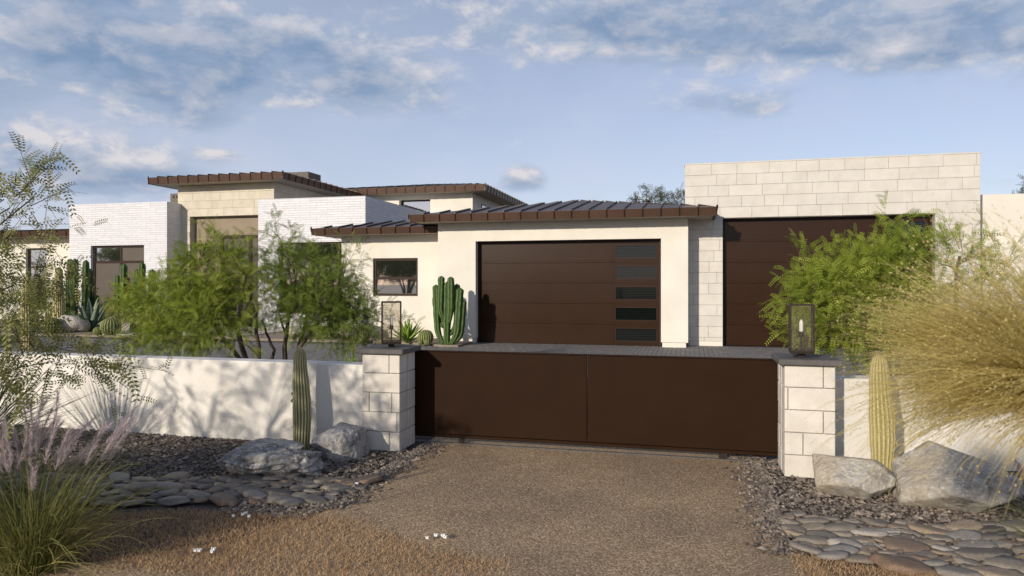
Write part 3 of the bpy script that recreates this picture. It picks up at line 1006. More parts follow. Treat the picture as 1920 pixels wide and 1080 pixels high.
def creek(poly, label, seed, dens):
    from mathutils import geometry
    rr = random.Random(seed)
    xs = [p[0] for p in poly]; ys = [p[1] for p in poly]
    cx_, cy_ = sum(xs) / len(xs), sum(ys) / len(ys)
    bed = struct('dry_creek_bed', (np.array([(x, y, .001) for x, y in poly]), [list(range(len(poly)))]), GRAVB, loc=(cx_, cy_, 0))
    placed = []
    tries = 0
    while tries < 9000 and len(placed) < dens:
        tries += 1
        x, y = rr.uniform(min(xs), max(xs)), rr.uniform(min(ys), max(ys))
        inside = False
        j = len(poly) - 1
        for i in range(len(poly)):
            if (poly[i][1] > y) != (poly[j][1] > y) and x < (poly[j][0] - poly[i][0]) * (y - poly[i][1]) / (poly[j][1] - poly[i][1]) + poly[i][0]:
                inside = not inside
            j = i
        if not inside:
            continue
        r = rr.choice((.06, .075, .09, .105, .125)) * (1.25 if tries < 300 else .95)
        if any(((x - a) / (r + c)) ** 2 + ((y - b) / ((r + c) * .66)) ** 2 < .46 for a, b, c in placed):
            continue
        placed.append((x, y, r))
    for x, y, r in placed:
        o = bpy.data.objects.new('river_stone', rr.choice(SHAPES))
        col.objects.link(o)
        o.parent = bed
        o.location = (x - cx_, y - cy_, .008 + rr.uniform(0, .014))
        o.rotation_euler = (rr.uniform(-.16, .16), rr.uniform(-.16, .16), rr.uniform(-.35, .35) + (math.pi if rr.random() < .5 else 0))
        o.scale = (r, r * rr.uniform(.85, 1.15), r * rr.uniform(.85, 1.4))
    return placed


st_l = creek([(-6.2, 4.55), (-4.4, 4.72), (-3.6, 5.0), (-2.9, 5.12), (-2.5, 5.14), (-2.45, 4.95), (-2.62, 4.5), (-3.2, 4.42), (-4.0, 4.12), (-5.0, 3.95), (-6.2, 3.9)], 'l', 4, 280)
st_r = creek([(.64, 5.12), (1.2, 5.08), (1.55, 5.1), (2.05, 5.25), (2.9, 5.4), (2.9, 4.3), (1.9, 4.22), (1.2, 4.28), (.64, 4.42)], 'r', 8, 200)


# gravel chips
def scatter_chips(regions, n, seed, size=(.011, .024), spill=()):
    g = np.random.default_rng(seed)
    P = []
    for x0, x1, y0, y1, w in regions:
        k = int(n * w)
        P.append(np.stack([g.uniform(x0, x1, k), g.uniform(y0, y1, k)], 1))
    for ex, sg, y0, y1, w, sd in spill:               # chips kicked over the edge of the drive
        k = int(n * w)
        P.append(np.stack([ex + sg * np.abs(g.normal(0, sd, k)), g.uniform(y0, y1, k)], 1))
    P = np.concatenate(P)
    base = np.array([(1, 0, 0), (-1, 0, 0), (0, 1, 0), (0, -1, 0), (0, 0, 1), (0, 0, -1)], float)
    N = len(P)
    V = base[None] * (1 + g.uniform(-.35, .35, (N, 6, 3)) * 1.0) + g.uniform(-.28, .28, (N, 6, 3))
    s = g.uniform(size[0], size[1], N) * g.choice([.8, 1, 1, 1.35], N)
    V *= (s[:, None] * np.stack([g.uniform(.8, 1.5, N), g.uniform(.7, 1.1, N), g.uniform(.4, .75, N)], 1))[:, None, :]
    a = g.uniform(0, 6.28, N)
    c, sn = np.cos(a)[:, None], np.sin(a)[:, None]
    X = V[..., 0] * c - V[..., 1] * sn
    Y = V[..., 0] * sn + V[..., 1] * c
    V[..., 0], V[..., 1] = X + P[:, 0:1], Y + P[:, 1:2]
    V[..., 2] += (s * .3)[:, None]
    f = np.array([(0, 2, 4), (2, 1, 4), (1, 3, 4), (3, 0, 4), (2, 0, 5), (1, 2, 5), (3, 1, 5), (0, 3, 5)])
    F = (f[None] + (np.arange(N) * 6)[:, None, None]).reshape(-1, 3)
    return V.reshape(-1, 3), F, np.repeat(g.beta(1.7, 2.2, N), 6)


v, f, t = scatter_chips([(-8.2, -2.52, 4.4, 6.2, .74), (-8, -4.2, 3.2, 4.4, .14), (-3.2, -2.5, 4.2, 4.9, .06)], 22000, 3, (.009, .018), [(-2.56, 1, 4.45, 6.55, .07, .11)])
tag(obj('gravel', (v, f), CHIP, attr={'tint': t}), 'dark crushed gravel in front of the left garden wall', 'gravel', kind='stuff')
v, f, t = scatter_chips([(.60, 3.6, 4.4, 6.7, .9)], 13500, 5, (.009, .018), [(.62, -1, 4.35, 6.9, .10, .11)])
tag(obj('gravel', (v, f), CHIP, attr={'tint': t}), 'crushed gravel under the pale boulders right of the gate', 'gravel', kind='stuff')

# ------------------------------------------------------------------ plants
def unit(v):
    return v / np.maximum(np.linalg.norm(v, axis=-1, keepdims=True), 1e-9)


def frond_template(pairs=9, ll=.19, lw=.034):
    """feather leaf along +x, unit length: leaflet quads either side of the stalk"""
    V, F = [], []
    n = 0
    V += [(0, -.006, 0), (1, -.003, 0), (1, .003, 0), (0, .006, 0)]
    F.append([0, 1, 2, 3]); n = 4
    for i in range(pairs):
        x = .12 + .86 * i / (pairs - 1)
        s = 1 - .45 * abs(x - .45)
        for sg in (-1, 1):
            d = np.array((.45, sg * .9)); d /= np.linalg.norm(d)
            p = np.array((-d[1], d[0]))
            a = np.array((x, 0)); L = ll * s; w = lw * s
            for q, zz in ((a, 0), (a + d * L * .45 - p * w, .01), (a + d * L, .0), (a + d * L * .45 + p * w, .01)):
                V.append((q[0], q[1], zz))
            F.append([n, n + 1, n + 2, n + 3]); n += 4
    return np.array(V), np.array(F)


FR9, FR7 = frond_template(7, .21, .045), frond_template(5, .26, .06)


def place_fronds(P, Dr, L, g, tpl, tint=None, flat=.5):
    """P origins, Dr directions, L lengths -> joined mesh"""
    T, F = tpl
    N = len(P)
    Dr = unit(Dr)
    up = np.array([0, 0, 1.]) + g.normal(0, flat, (N, 3))
    S = unit(np.cross(up, Dr))
    U = np.cross(Dr, S)
    droop = g.uniform(.05, .35, N)
    x = T[None, :, 0]
    V = P[:, None] + Dr[:, None] * (T[None, :, 0:1] * L[:, None, None]) + S[:, None] * (T[None, :, 1:2] * L[:, None, None]) + U[:, None] * (T[None, :, 2:3] * L[:, None, None])
    V[..., 2] -= (x ** 2) * (droop * L)[:, None]
    nv = len(T)
    FF = (F[None] + (np.arange(N) * nv)[:, None, None]).reshape(-1, F.shape[1])
    t = np.repeat(g.beta(2, 2, N) if tint is None else tint, nv)
    return V.reshape(-1, 3), FF, t


def limb_paths(base, tips, g, bow=.25, n=7):
    out = []
    for p in tips:
        b = np.array(base, float); p = np.array(p, float)
        mid = (b + p) / 2 + g.normal(0, bow * .35, 3) + np.array((0, 0, bow * .3)) - (p - b) * .1
        out.append(bez(b, mid, p, n))
    return out


def crown_twigs(blobs, n, g, tlen=(.35, .75), outward=.8, droop=.25):
    """twig start points, directions and lengths spread through ellipsoid blobs (center, radii, share)"""
    P, D, L = [], [], []
    tot = sum(b[2] for b in blobs)
    for c, r, w in blobs:
        k = max(1, int(n * w / tot))
        u = unit(g.normal(0, 1, (k, 3)))
        rad = g.uniform(.05, 1, k) ** (1 / 2.1)
        p = np.array(c) + u * rad[:, None] * np.array(r) * .86
        d = unit(u * outward + g.normal(0, .45, (k, 3)) + np.array((0, 0, .25)))
        P.append(p); D.append(d); L.append(g.uniform(tlen[0], tlen[1], k))
    return np.concatenate(P), np.concatenate(D), np.concatenate(L)


def feather_tree(name, base, stems, blobs, ntwig, nf, fl, leaf, label, cat='tree', group=None, seed=1, tpl=None, twig=(.3, .65), r0=.05, tipr=.008, flat=.9, limbs=26, bark=None, extra=None):
    """base point, stems [(foot offset, bend, top, radius)], crown blobs; leaves on twigs"""
    g = np.random.default_rng(seed)
    root = empty(name, (base[0], base[1], 0), label, cat, group)
    tops = []
    for foot, bend, top, rad in stems:
        f0 = np.array(base) + np.array(foot); b0 = np.array(base) + np.array(bend); t0 = np.array(base) + np.array(top)
        pts = bez(f0, b0, t0, 12)
        pts = [p + Vector(g.normal(0, .012, 3)) * (1 if 0 < i < 11 else 0) for i, p in enumerate(pts)]
        rd = [rad * (1.25 if i == 0 else 1) * (1 - .62 * i / 11) for i in range(12)]
        vf = tube(pts, rd, 9)
        obj('trunk', vf, bark or BARK, root, smooth=True)
        tops.append((pts, rad))
    # limbs from the stems out into the crown
    parts = []
    P, D, L = crown_twigs(blobs, ntwig, g, twig)
    if extra is not None:
        P = np.concatenate([P, extra[0]]); D = np.concatenate([D, extra[1]]); L = np.concatenate([L, extra[2]])
    allp = [(Vector(p), rad * (1 - .6 * i / 11)) for pts, rad in tops for i, p in enumerate(pts) if i >= 4]
    idx = g.choice(len(P), min(limbs, len(P)), replace=False)
    for i in idx:
        tip = Vector(P[i])
        q, rr_ = min(allp, key=lambda w: (w[0] - tip).length * (1.25 if w[0].z > tip.z else 1) + random.uniform(0, .25))
        mid = (q + tip) / 2 + Vector((0, 0, .12 * (tip - q).length)) + Vector(g.normal(0, .05, 3))
        pts = bez(q, mid, tip, 7)
        r1 = min(rr_ * .6, r0 * .6)
        parts.append(tube(pts, [r1 + (tipr * .6 - r1) * k / 6 for k in range(7)], 5, cap=False))
    if parts:
        obj('branches', join(*parts), bark or BARK, root, smooth=True)
    # thin twigs and feather leaves
    per = nf
    k = np.linspace(.12, 1, per)
    N = len(P)
    sag = g.uniform(.05, .3, N)
    O = P[:, None] + D[:, None] * (k[None, :, None] * L[:, None, None])
    O[..., 2] -= (k[None] ** 2) * (sag * L)[:, None]
    side = g.normal(0, 1, (N, per, 3)) * .75
    dr = unit(D[:, None] * .85 + side + np.array((0, 0, .1)))
    tw_t = np.clip(g.normal(.5, .2, N), 0, 1)
    tint = np.clip(tw_t[:, None] + g.normal(0, .13, (N, per)), 0, 1).reshape(-1)
    V, F, t = place_fronds(O.reshape(-1, 3), dr.reshape(-1, 3), g.uniform(fl[0], fl[1], N * per), g, tpl or FR9, tint, flat)
    # twig strips
    A = P; B = P + D * L[:, None]; B[:, 2] -= sag * L
    S = unit(np.cross(D, g.normal(0, 1, (N, 3)))) * .0035
    TV = np.stack([A - S, A + S, B + S * .4, B - S * .4], 1).reshape(-1, 3)
    TF = np.arange(N * 4).reshape(-1, 4)
    cr = obj('crown', (V, F), leaf, root, attr={'tint': t})
    obj('twigs', (TV, TF), bark or BARK, root)
    return root


# the two trees behind the left wall
tb = np.array((*bearing(470, 8.6), 0.))
k8 = lambda px, py, Y=8.6: np.array((bearing(px, Y)[0], Y, 1.6 - (py - 532) / _f * (-bearing(px, Y)[0] * math.sin(_th) + Y * math.cos(_th))))


def rel(b, p):
    return tuple(np.array(p) - np.array(b))


def rb(px, py, rx, rz, Y, ry, w):
    """crown lobe seen around this spot of the photograph, standing at depth Y"""
    c = k8(px, py, Y)
    d = (-c[0] * math.sin(_th) + c[1] * math.cos(_th)) / _f
    return (tuple(c), (rx * d, ry, rz * d), w)


feather_tree('mesquite_tree', tb, [((0, 0, 0), rel(tb, k8(462, 640)), rel(tb, k8(415, 530)), .05), ((.06, .08, 0), rel(tb, k8(450, 650, 8.8)), rel(tb, k8(350, 560, 9.0)), .042), ((.1, -.06, 0), rel(tb, k8(500, 640, 8.5)), rel(tb, k8(458, 520, 8.5)), .04), ((.16, .1, 0), rel(tb, k8(528, 660, 8.8)), rel(tb, k8(490, 600, 8.9)), .035)],
             [rb(325, 565, 75, 45, 9.0, .6, 2.0), rb(400, 515, 72, 52, 8.6, .7, 2.6), rb(380, 580, 70, 40, 8.3, .5, 1.7), rb(340, 622, 85, 22, 8.2, .5, 1.0), rb(300, 590, 50, 38, 9.0, .4, .6), rb(415, 455, 28, 34, 8.6, .3, .3), rb(275, 640, 55, 14, 8.0, .4, .25), rb(470, 545, 30, 40, 8.5, .4, .5), rb(440, 630, 30, 20, 8.3, .3, .2)],
             880, 7, (.10, .18), LEAF, 'bright green feathery mesquite tree behind the left wall, leaning left', seed=31, twig=(.2, .45), r0=.05, limbs=40)
tb2 = np.array((*bearing(532, 8.9), 0.))
feather_tree('mesquite_tree', tb2, [((0, 0, 0), rel(tb2, k8(528, 650, 8.9)), rel(tb2, k8(555, 520, 8.9)), .045), ((.12, .04, 0), rel(tb2, k8(545, 640, 8.8)), rel(tb2, k8(640, 560, 8.9)), .045), ((.02, .12, 0), rel(tb2, k8(560, 640, 9.1)), rel(tb2, k8(590, 540, 9.2)), .04)],
             [rb(565, 515, 52, 45, 9.0, .6, 1.9), rb(610, 555, 58, 48, 8.9, .7, 2.2), rb(560, 580, 45, 28, 8.8, .5, .7), rb(645, 600, 42, 34, 8.9, .5, 1.1), rb(670, 592, 55, 16, 9.0, .4, .45), rb(525, 490, 30, 42, 9.1, .4, .5), rb(655, 500, 26, 50, 9.0, .3, .3), rb(725, 600, 40, 12, 9.1, .25, .13), rb(520, 440, 30, 45, 9.1, .3, .14), rb(690, 640, 40, 14, 9.0, .3, .15)],
             700, 7, (.10, .17), LEAFD, 'darker feathery mesquite tree behind the left wall, nearer the left pillar', seed=37, twig=(.2, .42), r0=.045, limbs=36)
# tree behind the right pillar
tb3 = np.array((*bearing(1735, 8.6), 0.))
feather_tree('mesquite_tree', tb3, [((0, 0, 0), rel(tb3, k8(1730, 640, 8.6)), rel(tb3, k8(1640, 540, 8.5)), .045), ((.1, .05, 0), rel(tb3, k8(1740, 620, 8.6)), rel(tb3, k8(1720, 470, 8.6)), .045), ((.16, -.04, 0), rel(tb3, k8(1790, 620, 8.6)), rel(tb3, k8(1800, 480, 8.6)), .04)],
             [rb(1595, 535, 75, 40, 8.6, .6, 2.4), rb(1655, 515, 55, 38, 8.5, .6, 1.9), rb(1650, 575, 90, 42, 8.3, .5, 2.2), rb(1525, 560, 50, 34, 8.5, .4, .9), rb(1690, 470, 28, 26, 8.6, .3, .5), rb(1550, 615, 55, 24, 8.3, .4, .7), rb(1690, 600, 60, 42, 8.4, .5, 1.1), rb(1800, 480, 38, 45, 8.8, .4, .35), rb(1880, 500, 50, 50, 9.0, .5, .3), rb(1665, 420, 16, 18, 8.6, .15, .08), rb(1540, 480, 25, 18, 8.6, .2, .12)],
             1000, 7, (.11, .19), LEAF, 'bright green feathery mesquite tree behind the right lantern, hiding the tall garage door', seed=41, twig=(.2, .45), r0=.045, limbs=40)
# the near tree at the left edge, mostly out of frame: its unseen lobes are shaped to shade the bed and wall
tb4 = np.array((-6.5, 2.3, 0.))
feather_tree('palo_verde_tree', tb4, [((0, 0, 0), (.1, .1, .9), (.3, .2, 1.7), .05), ((.1, .1, 0), (.5, .4, .5), (1.2, 1.0, 1.0), .03), ((-.1, -.1, 0), (-.4, -.2, .9), (-.5, -.5, 1.8), .05)],
             [((-5.1, 2.3, .70), (.95, 1.1, .48), 5), ((-5.9, 1.6, .75), (1.0, 1.2, .5), 3), ((-5.5, 2.2, 1.75), (.9, .9, .5), .7), ((-6.3, 3.6, 1.4), (.8, .9, .7), .6),
              rb(-10, 430, 85, 100, 3.7, .5, .5), rb(0, 590, 85, 90, 3.6, .5, .7), rb(95, 668, 110, 42, 3.5, .4, .42), rb(45, 370, 40, 45, 3.7, .3, .05)],
             880, 8, (.11, .19), LEAFG, 'grey-green feathery palo verde tree at the left edge, nearest the camera', seed=43, twig=(.25, .5), r0=.06, limbs=60)


# ------------------------------------------------------------------ grasses
def blades(base, n, length, lean, droop, width, g, seg=7, azr=(0, 6.283), rad=.1, tintb=(.2, .8), tip=0.12, wobble=.06, bundles=0):
    """arching blades from a tuft; returns verts, faces, tint, spines (n,seg+1,3)"""
    az = g.uniform(azr[0], azr[1], n)
    ln = g.uniform(lean[0], lean[1], n)
    L = g.uniform(length[0], length[1], n)
    dr = g.uniform(droop[0], droop[1], n)
    if bundles:                                     # blades gathered into arching locks
        k = g.integers(0, bundles, n)
        az = az[k] + g.normal(0, .10, n); ln = ln[k] + g.normal(0, .07, n)
        L = L[k] * g.uniform(.75, 1.05, n); dr = dr[k] + g.normal(0, .12, n)
    W = g.uniform(width[0], width[1], n)
    out = np.stack([np.cos(az), np.sin(az), np.zeros(n)], 1)
    o = np.array(base) + out * (g.uniform(0, rad, n))[:, None] + np.stack([g.normal(0, rad * .3, n), g.normal(0, rad * .3, n), np.zeros(n)], 1)
    pts = [o]
    ang = ln.copy()
    p = o
    wob = g.normal(0, wobble, (n, seg, 3))
    for s in range(seg):
        ang = ang + dr / seg * (.4 + 1.2 * s / seg)
        d = out * np.sin(ang)[:, None] + np.array((0, 0, 1.)) * np.cos(ang)[:, None] + wob[:, s]
        p = p + d * (L / seg)[:, None]
        p[:, 2] = np.maximum(p[:, 2], .012)
        pts.append(p)
    S = np.stack(pts, 1)
    side = np.stack([-np.sin(az), np.cos(az), np.zeros(n)], 1) + g.normal(0, .5, (n, 3))
    side = unit(side)
    k = np.linspace(0, 1, seg + 1)
    wk = (1 - k ** 2) * (1 - tip) + tip
    A = S - side[:, None] * (W[:, None] * wk[None])[..., None]
    B = S + side[:, None] * (W[:, None] * wk[None])[..., None]
    V = np.stack([A, B], 2).reshape(-1, 3)
    base_i = (np.arange(n) * (seg + 1) * 2)[:, None]
    q = np.arange(seg)[None] * 2
    i0 = base_i + q
    F = np.stack([i0, i0 + 1, i0 + 3, i0 + 2], -1).reshape(-1, 4)
    t0 = g.uniform(tintb[0], tintb[1], n)
    T = np.clip(t0[:, None] + .25 * (k[None] - .4), 0, 1)
    T = np.repeat(T, 2, axis=1).reshape(-1)
    return V, F, T, S


def seeds_on(S, g, per, size, start=.35, spread=.02):
    """small husks along the outer part of each stem"""
    n, m, _ = S.shape
    k = g.uniform(start, 1, (n, per)) * (m - 1)
    i = np.minimum(k.astype(int), m - 2)
    fr = (k - i)[..., None]
    r = np.arange(n)[:, None]
    P = S[r, i] * (1 - fr) + S[r, i + 1] * fr
    D = unit(S[r, i + 1] - S[r, i])
    P = P.reshape(-1, 3); D = D.reshape(-1, 3)
    N = len(P)
    D = unit(D + g.normal(0, .45, (N, 3)))
    P = P + g.normal(0, spread, (N, 3))
    s = g.uniform(size[0], size[1], N)
    W = unit(np.cross(D, g.normal(0, 1, (N, 3))))
    V = np.stack([P, P + D * (s * .5)[:, None] + W * (s * .2)[:, None], P + D * s[:, None], P + D * (s * .5)[:, None] - W * (s * .2)[:, None]], 1).reshape(-1, 3)
    F = np.arange(N * 4).reshape(-1, 4)
    return V, F, np.repeat(g.uniform(.35, 1, N), 4)


def cat2(*parts):
    V, F, T, n = [], [], [], 0
    for v, f, t in parts:
        V.append(v); F.append(f + n); T.append(t); n += len(v)
    return np.concatenate(V), np.concatenate(F), np.concatenate(T)


g = np.random.default_rng(77)
# big straw tussock at the right edge: blades rise in a sheaf and fan out from about waist height
hx, hy = bearing(2085, 2.35)
root = empty('straw_grass', (hx, hy, 0), 'tall straw-yellow tussock of arching dry grass at the right edge', 'grass clump')
HUB = (hx - .02, hy, 1.25)
b1 = blades(HUB, 4200, (.42, .70), (.1, 1.4), (.3, 1.5), (.0008, .0018), g, 9, rad=.12, tintb=(.1, .75), wobble=.09, bundles=110)
b2 = blades(HUB, 3600, (.44, .74), (.6, 1.55), (.3, 1.2), (.0008, .0018), g, 9, azr=(1.9, 4.4), rad=.12, tintb=(.1, .75), wobble=.06, bundles=80)
q = cat2(b1[:3], b2[:3])
obj('stems', q[:2], STRAW, root, attr={'tint': q[2]})
q = cat2(seeds_on(b1[3], g, 16, (.005, .011), .3, .004), seeds_on(b2[3], g, 5, (.004, .009), .4, .002))
obj('seed_heads', q[:2], STRAW, root, attr={'tint': q[2]})
b3 = blades((hx + .06, hy, 0), 260, (1.15, 1.3), (.0, .03), (.0, .03), (.002, .004), g, 5, rad=.06, tintb=(.0, .5), tip=.6)
obj('sheaf', b3[:2], STRAW, root, attr={'tint': b3[2]})


def fountain(base, label, seed, n=620, npl=30, h=(.5, .9), lean=(.05, .68)):
    g = np.random.default_rng(seed)
    root = empty('fountain_grass', base, label, 'grass clump', 'pink plumed grasses')
    b = blades(base, n, h, lean, (.5, 1.8), (.0016, .0036), g, 8, rad=.14, tintb=(.0, .6))
    lo = blades(base, n // 4, (h[0] * .6, h[1] * .7), (.5, 1.3), (.8, 1.9), (.002, .004), g, 8, rad=.15, tintb=(.6, 1.))
    q = cat2(b[:3], lo[:3])
    obj('blades', q[:2], FOUNT, root, attr={'tint': q[2]})
    st = blades(base, npl, (h[1] * .82, h[1] * 1.12), (.05, .5), (.1, .55), (.0012, .0016), g, 9, rad=.1, tintb=(.4, .8))
    obj('stalks', (st[0], st[1]), FOUNT, root, attr={'tint': st[2]})
    S = st[3]
    # plumes: fine hairs around the last quarter of each stalk
    for q in range(npl):
        P, D = [], []
        k = g.uniform(.72, 1, 300) * (S.shape[1] - 1)
        i = np.minimum(k.astype(int), S.shape[1] - 2); fr = (k - i)[:, None]
        p = S[q, i] * (1 - fr) + S[q, i + 1] * fr
        d = unit(S[q, i + 1] - S[q, i])
        d = unit(d + g.normal(0, .28, d.shape))
        ln = g.uniform(.03, .075, len(p))
        w = unit(np.cross(d, g.normal(0, 1, d.shape))) * .0009
        V = np.stack([p - w, p + w, p + d * ln[:, None]], 1).reshape(-1, 3)
        obj('plume', (V, np.arange(len(V)).reshape(-1, 3)), PLUME, root, attr={'tint': np.repeat(g.uniform(0, 1, len(p)), 3)})
    return root


fountain((-3.56, 3.10, 0), 'pink plumed fountain grass at the lower left edge', 5)
fountain((-4.1, 3.3, 0), 'pink plumed fountain grass half cut by the left edge, behind a fuller clump', 6, 420, 22, (.5, .85))
fountain((2.15, 4.62, 0), 'pink plumed fountain grass at the right edge below the straw grass', 9, 260, 14, (.35, .62))
sb2 = (-6.45, 5.0, 0)
root = empty('sotol', sb2, 'dark green spiky sotol at the left edge in front of the wall', 'sotol')
b = blades((-6.45, 5.0, .1), 420, (.75, 1.15), (.05, 1.5), (.0, .35), (.004, .008), g, 5, rad=.08, tintb=(.1, .9), tip=.03)
obj('leaves', (b[0], b[1]), SPOON, root, attr={'tint': b[2]})
obj('stem', tube([(-6.45, 5, 0), (-6.45, 5, .08), (-6.45, 5, .18)], [.08, .09, .05], 10), BARK, root)


# short dry turf along the street edge
def turf(n, seed, fn):
    g = np.random.default_rng(seed)
    x = g.uniform(-6.5, 3.2, n * 6); y = g.uniform(2.5, 4.7, n * 6)
    d = fn(x, y)
    keep = g.uniform(0, 1, len(x)) < d
    x, y = x[keep][:n], y[keep][:n]
    N = len(x)
    h = g.uniform(.010, .026, N)
    a = g.uniform(0, 6.283, N)
    w = g.uniform(.0014, .003, N)
    tx, ty = g.normal(0, .012, N), g.normal(0, .012, N)
    z = np.zeros(N)
    V = np.stack([np.stack([x - np.cos(a) * w, y - np.sin(a) * w, z], 1), np.stack([x + np.cos(a) * w, y + np.sin(a) * w, z], 1), np.stack([x + tx, y + ty, h], 1)], 1).reshape(-1, 3)
    return V, np.arange(N * 3).reshape(-1, 3), np.repeat(g.beta(2, 2, N), 3)


def turf_density(x, y):
    wob = .10 * np.sin(x * 2.3 + 1) + .06 * np.sin(x * 5.1) + .04 * np.sin(y * 9 + x * 3)
    top = np.where(x < -2.6, 4.38 + (x + 2.6) * .20 + .0 * x, 4.38 - (x + 2.6) * .27) + wob * .5
    bot = np.where(x < -2.2, 3.15, 3.15 + (x + 2.2) * .50) + wob
    left = np.clip((top - y) / .12, 0, 1) * np.clip((y - bot) / .12, 0, 1) * np.clip((-.35 - x) / .8, 0, 1)
    left *= np.where(x > -2.5, .62, 1)
    rt = 4.42 - (x - .6) * .10 + wob * .5
    rb_ = np.where(x < 1.3, 4.02 - (x - .6) * .75, 3.4)
    right = np.clip((rt - y) / .08, 0, 1) * np.clip((y - rb_) / .1, 0, 1) * np.clip((x - .56) / .1, 0, 1)
    return np.maximum(left, right)


v, f, t = turf(70000, 8, turf_density)
tag(obj('dry_turf', (v, f), DRYG, attr={'tint': t}), 'short tan dry turf along the street edge', 'turf', kind='stuff')


# white blossoms lying in clusters
def blossom(px, py, label, k, seed):
    rr = random.Random(seed)
    x, y = ground(px, py)
    r = empty('fallen_blossoms', (x, y, 0), label, 'blossoms', 'white blossoms on the ground')
    for i in range(k):
        a, d = rr.uniform(0, 6.28), rr.uniform(.0, .05)
        cx_, cy_ = x + math.cos(a) * d * 1.6, y + math.sin(a) * d
        V, F = [], []
        s = rr.uniform(.009, .015)
        V.append((cx_, cy_, .030))
        m = 10
        for q in range(m):
            rr_ = s * (1.15 if q % 2 else .75)
            V.append((cx_ + math.cos(q / m * 6.283) * rr_, cy_ + math.sin(q / m * 6.283) * rr_, .026 + .008 * (q % 2)))
        for q in range(m):
            V.append((V[1 + q][0], V[1 + q][1], .018))
        F = [[0, 1 + q, 1 + (q + 1) % m] for q in range(m)] + [[1 + q, 1 + m + q, 1 + m + (q + 1) % m, 1 + (q + 1) % m] for q in range(m)]
        F.append([1 + m + q for q in range(m)][::-1])
        pet = obj('blossom', (np.array(V), F), PETAL, r)
        obj('stalk', tube([(cx_, cy_, 0), (cx_, cy_, .02)], [.0015, .0015], 5), DRYG, pet)


blossom(815, 1013, 'white blossoms on the tan turf in the middle of the driveway', 4, 1)
blossom(380, 1038, 'white blossoms on the sunlit turf at the lower left', 4, 2)
blossom(450, 973, 'white blossoms on the shaded turf just below the river stones', 4, 3)
blossom(658, 910, 'white blossoms among the river stones by the driveway edge', 6, 4)


# ------------------------------------------------------------------ cacti
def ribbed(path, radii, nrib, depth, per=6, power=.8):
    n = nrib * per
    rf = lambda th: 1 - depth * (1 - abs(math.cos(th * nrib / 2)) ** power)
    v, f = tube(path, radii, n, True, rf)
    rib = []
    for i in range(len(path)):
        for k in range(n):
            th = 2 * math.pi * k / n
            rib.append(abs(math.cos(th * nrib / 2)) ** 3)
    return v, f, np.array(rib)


def spines(path, radii, nrib, step, g, size=.012, every=2):
    """pale tufts along every ridge"""
    V, F = [], []
    n = 0
    pts = [Vector(p) for p in path]
    for i in range(1, len(pts), step):
        t = (pts[min(i + 1, len(pts) - 1)] - pts[i - 1]).normalized()
        ref = Vector((1, 0.13, 0.07)).normalized()
        a = (ref - t * ref.dot(t)).normalized(); b = t.cross(a)
        for k in range(nrib):
            th = 2 * math.pi * k / nrib
            out = a * math.cos(th) + b * math.sin(th)
            p = pts[i] + out * radii[i] * .99
            for q in range(every):
                d = (out * 1.0 + Vector(g.normal(0, .7, 3))).normalized() * size * g.uniform(.6, 1.2)
                w = d.cross(t).normalized() * .0012 if d.cross(t).length > 1e-6 else b * .0012
                V += [p - w, p + w, p + d]
                F.append([n, n + 1, n + 2]); n += 3
    return np.array([v[:] for v in V]), F


def saguaro(base, h, r, label, nrib=17, buds=(), prof=None, rot=0., detail=40, lean=(0, 0), group='saguaro columns', skin=None):
    g = np.random.default_rng(int(abs(base[0]) * 100) + 3)
    root = empty('saguaro', (base[0], base[1], 0), label, 'cactus', group)
    prof = prof or [(0, .86), (.12, .90), (.3, 1.0), (.5, 1.0), (.7, .86), (.85, .74), (.93, .66), (.97, .52), (.99, .30), (1, .06)]
    ts = np.concatenate([np.linspace(0, .9, detail), np.linspace(.915, 1, 12)])
    rad = [r * float(np.interp(t, [p[0] for p in prof], [p[1] for p in prof])) * (1 + .015 * math.sin(t * 23 + base[0] * 9)) for t in ts]
    path = [(base[0] + lean[0] * t + .012 * math.sin(t * 5), base[1] + lean[1] * t, t * h - (.02 if t == 0 else 0)) for t in ts]
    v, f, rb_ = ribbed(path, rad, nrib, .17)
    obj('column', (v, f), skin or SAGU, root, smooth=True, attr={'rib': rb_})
    sv = spines(path, rad, nrib, 1, g, .016 if h > .8 else .01)
    obj('spines', sv, SPINE, root)
    # crown tuft
    obj('spines', spines([path[-4], path[-3], path[-2], path[-1]], [r * .3] * 4, 12, 1, g, .03, 3), SPINE, root)
    for ang, t, s in buds:
        i = int(np.argmin(abs(ts - t)))
        c = Vector(path[i]) + Vector((math.cos(ang), math.sin(ang), 0)) * rad[i] * 1.02
        bp = [(c.x, c.y, c.z - s + 2 * s * q / 8) for q in range(9)]
        br = [s * math.sin(math.pi * (q + .3) / 8.6) + .002 for q in range(9)]
        v, f, rb_ = ribbed(bp, br, 10, .12, 4)
        obj('bud', (v, f), skin or SAGU, root, smooth=True, attr={'rib': rb_})


saguaro((-3.60, 5.95), .985, .086, 'green ribbed saguaro column before the left wall, with two small buds', buds=[(math.pi * 1.06, .49, .02), (math.pi * 1.06, .555, .017)])
saguaro((1.50, 6.12), 1.03, .098, 'yellowish saguaro column before the right wall, between two pale boulders', buds=[(-.1, .56, .017)], prof=[(0, .80), (.2, .86), (.35, .98), (.5, 1.0), (.62, .90), (.8, .80), (.92, .66), (.97, .52), (.99, .32), (1, .06)], skin=SAGUY)


def far_base(px, Y):
    return bearing(px, Y)


saguaro((*far_base(110, 18.2),), 2.05, .17, 'pale saguaro column in the left bed beside a candelabra cactus', detail=26, skin=SAGUY)
saguaro((*far_base(52, 13.2),), 1.75, .15, 'sunlit saguaro column nearest the left edge, seen through leaves', detail=26, skin=SAGUY)


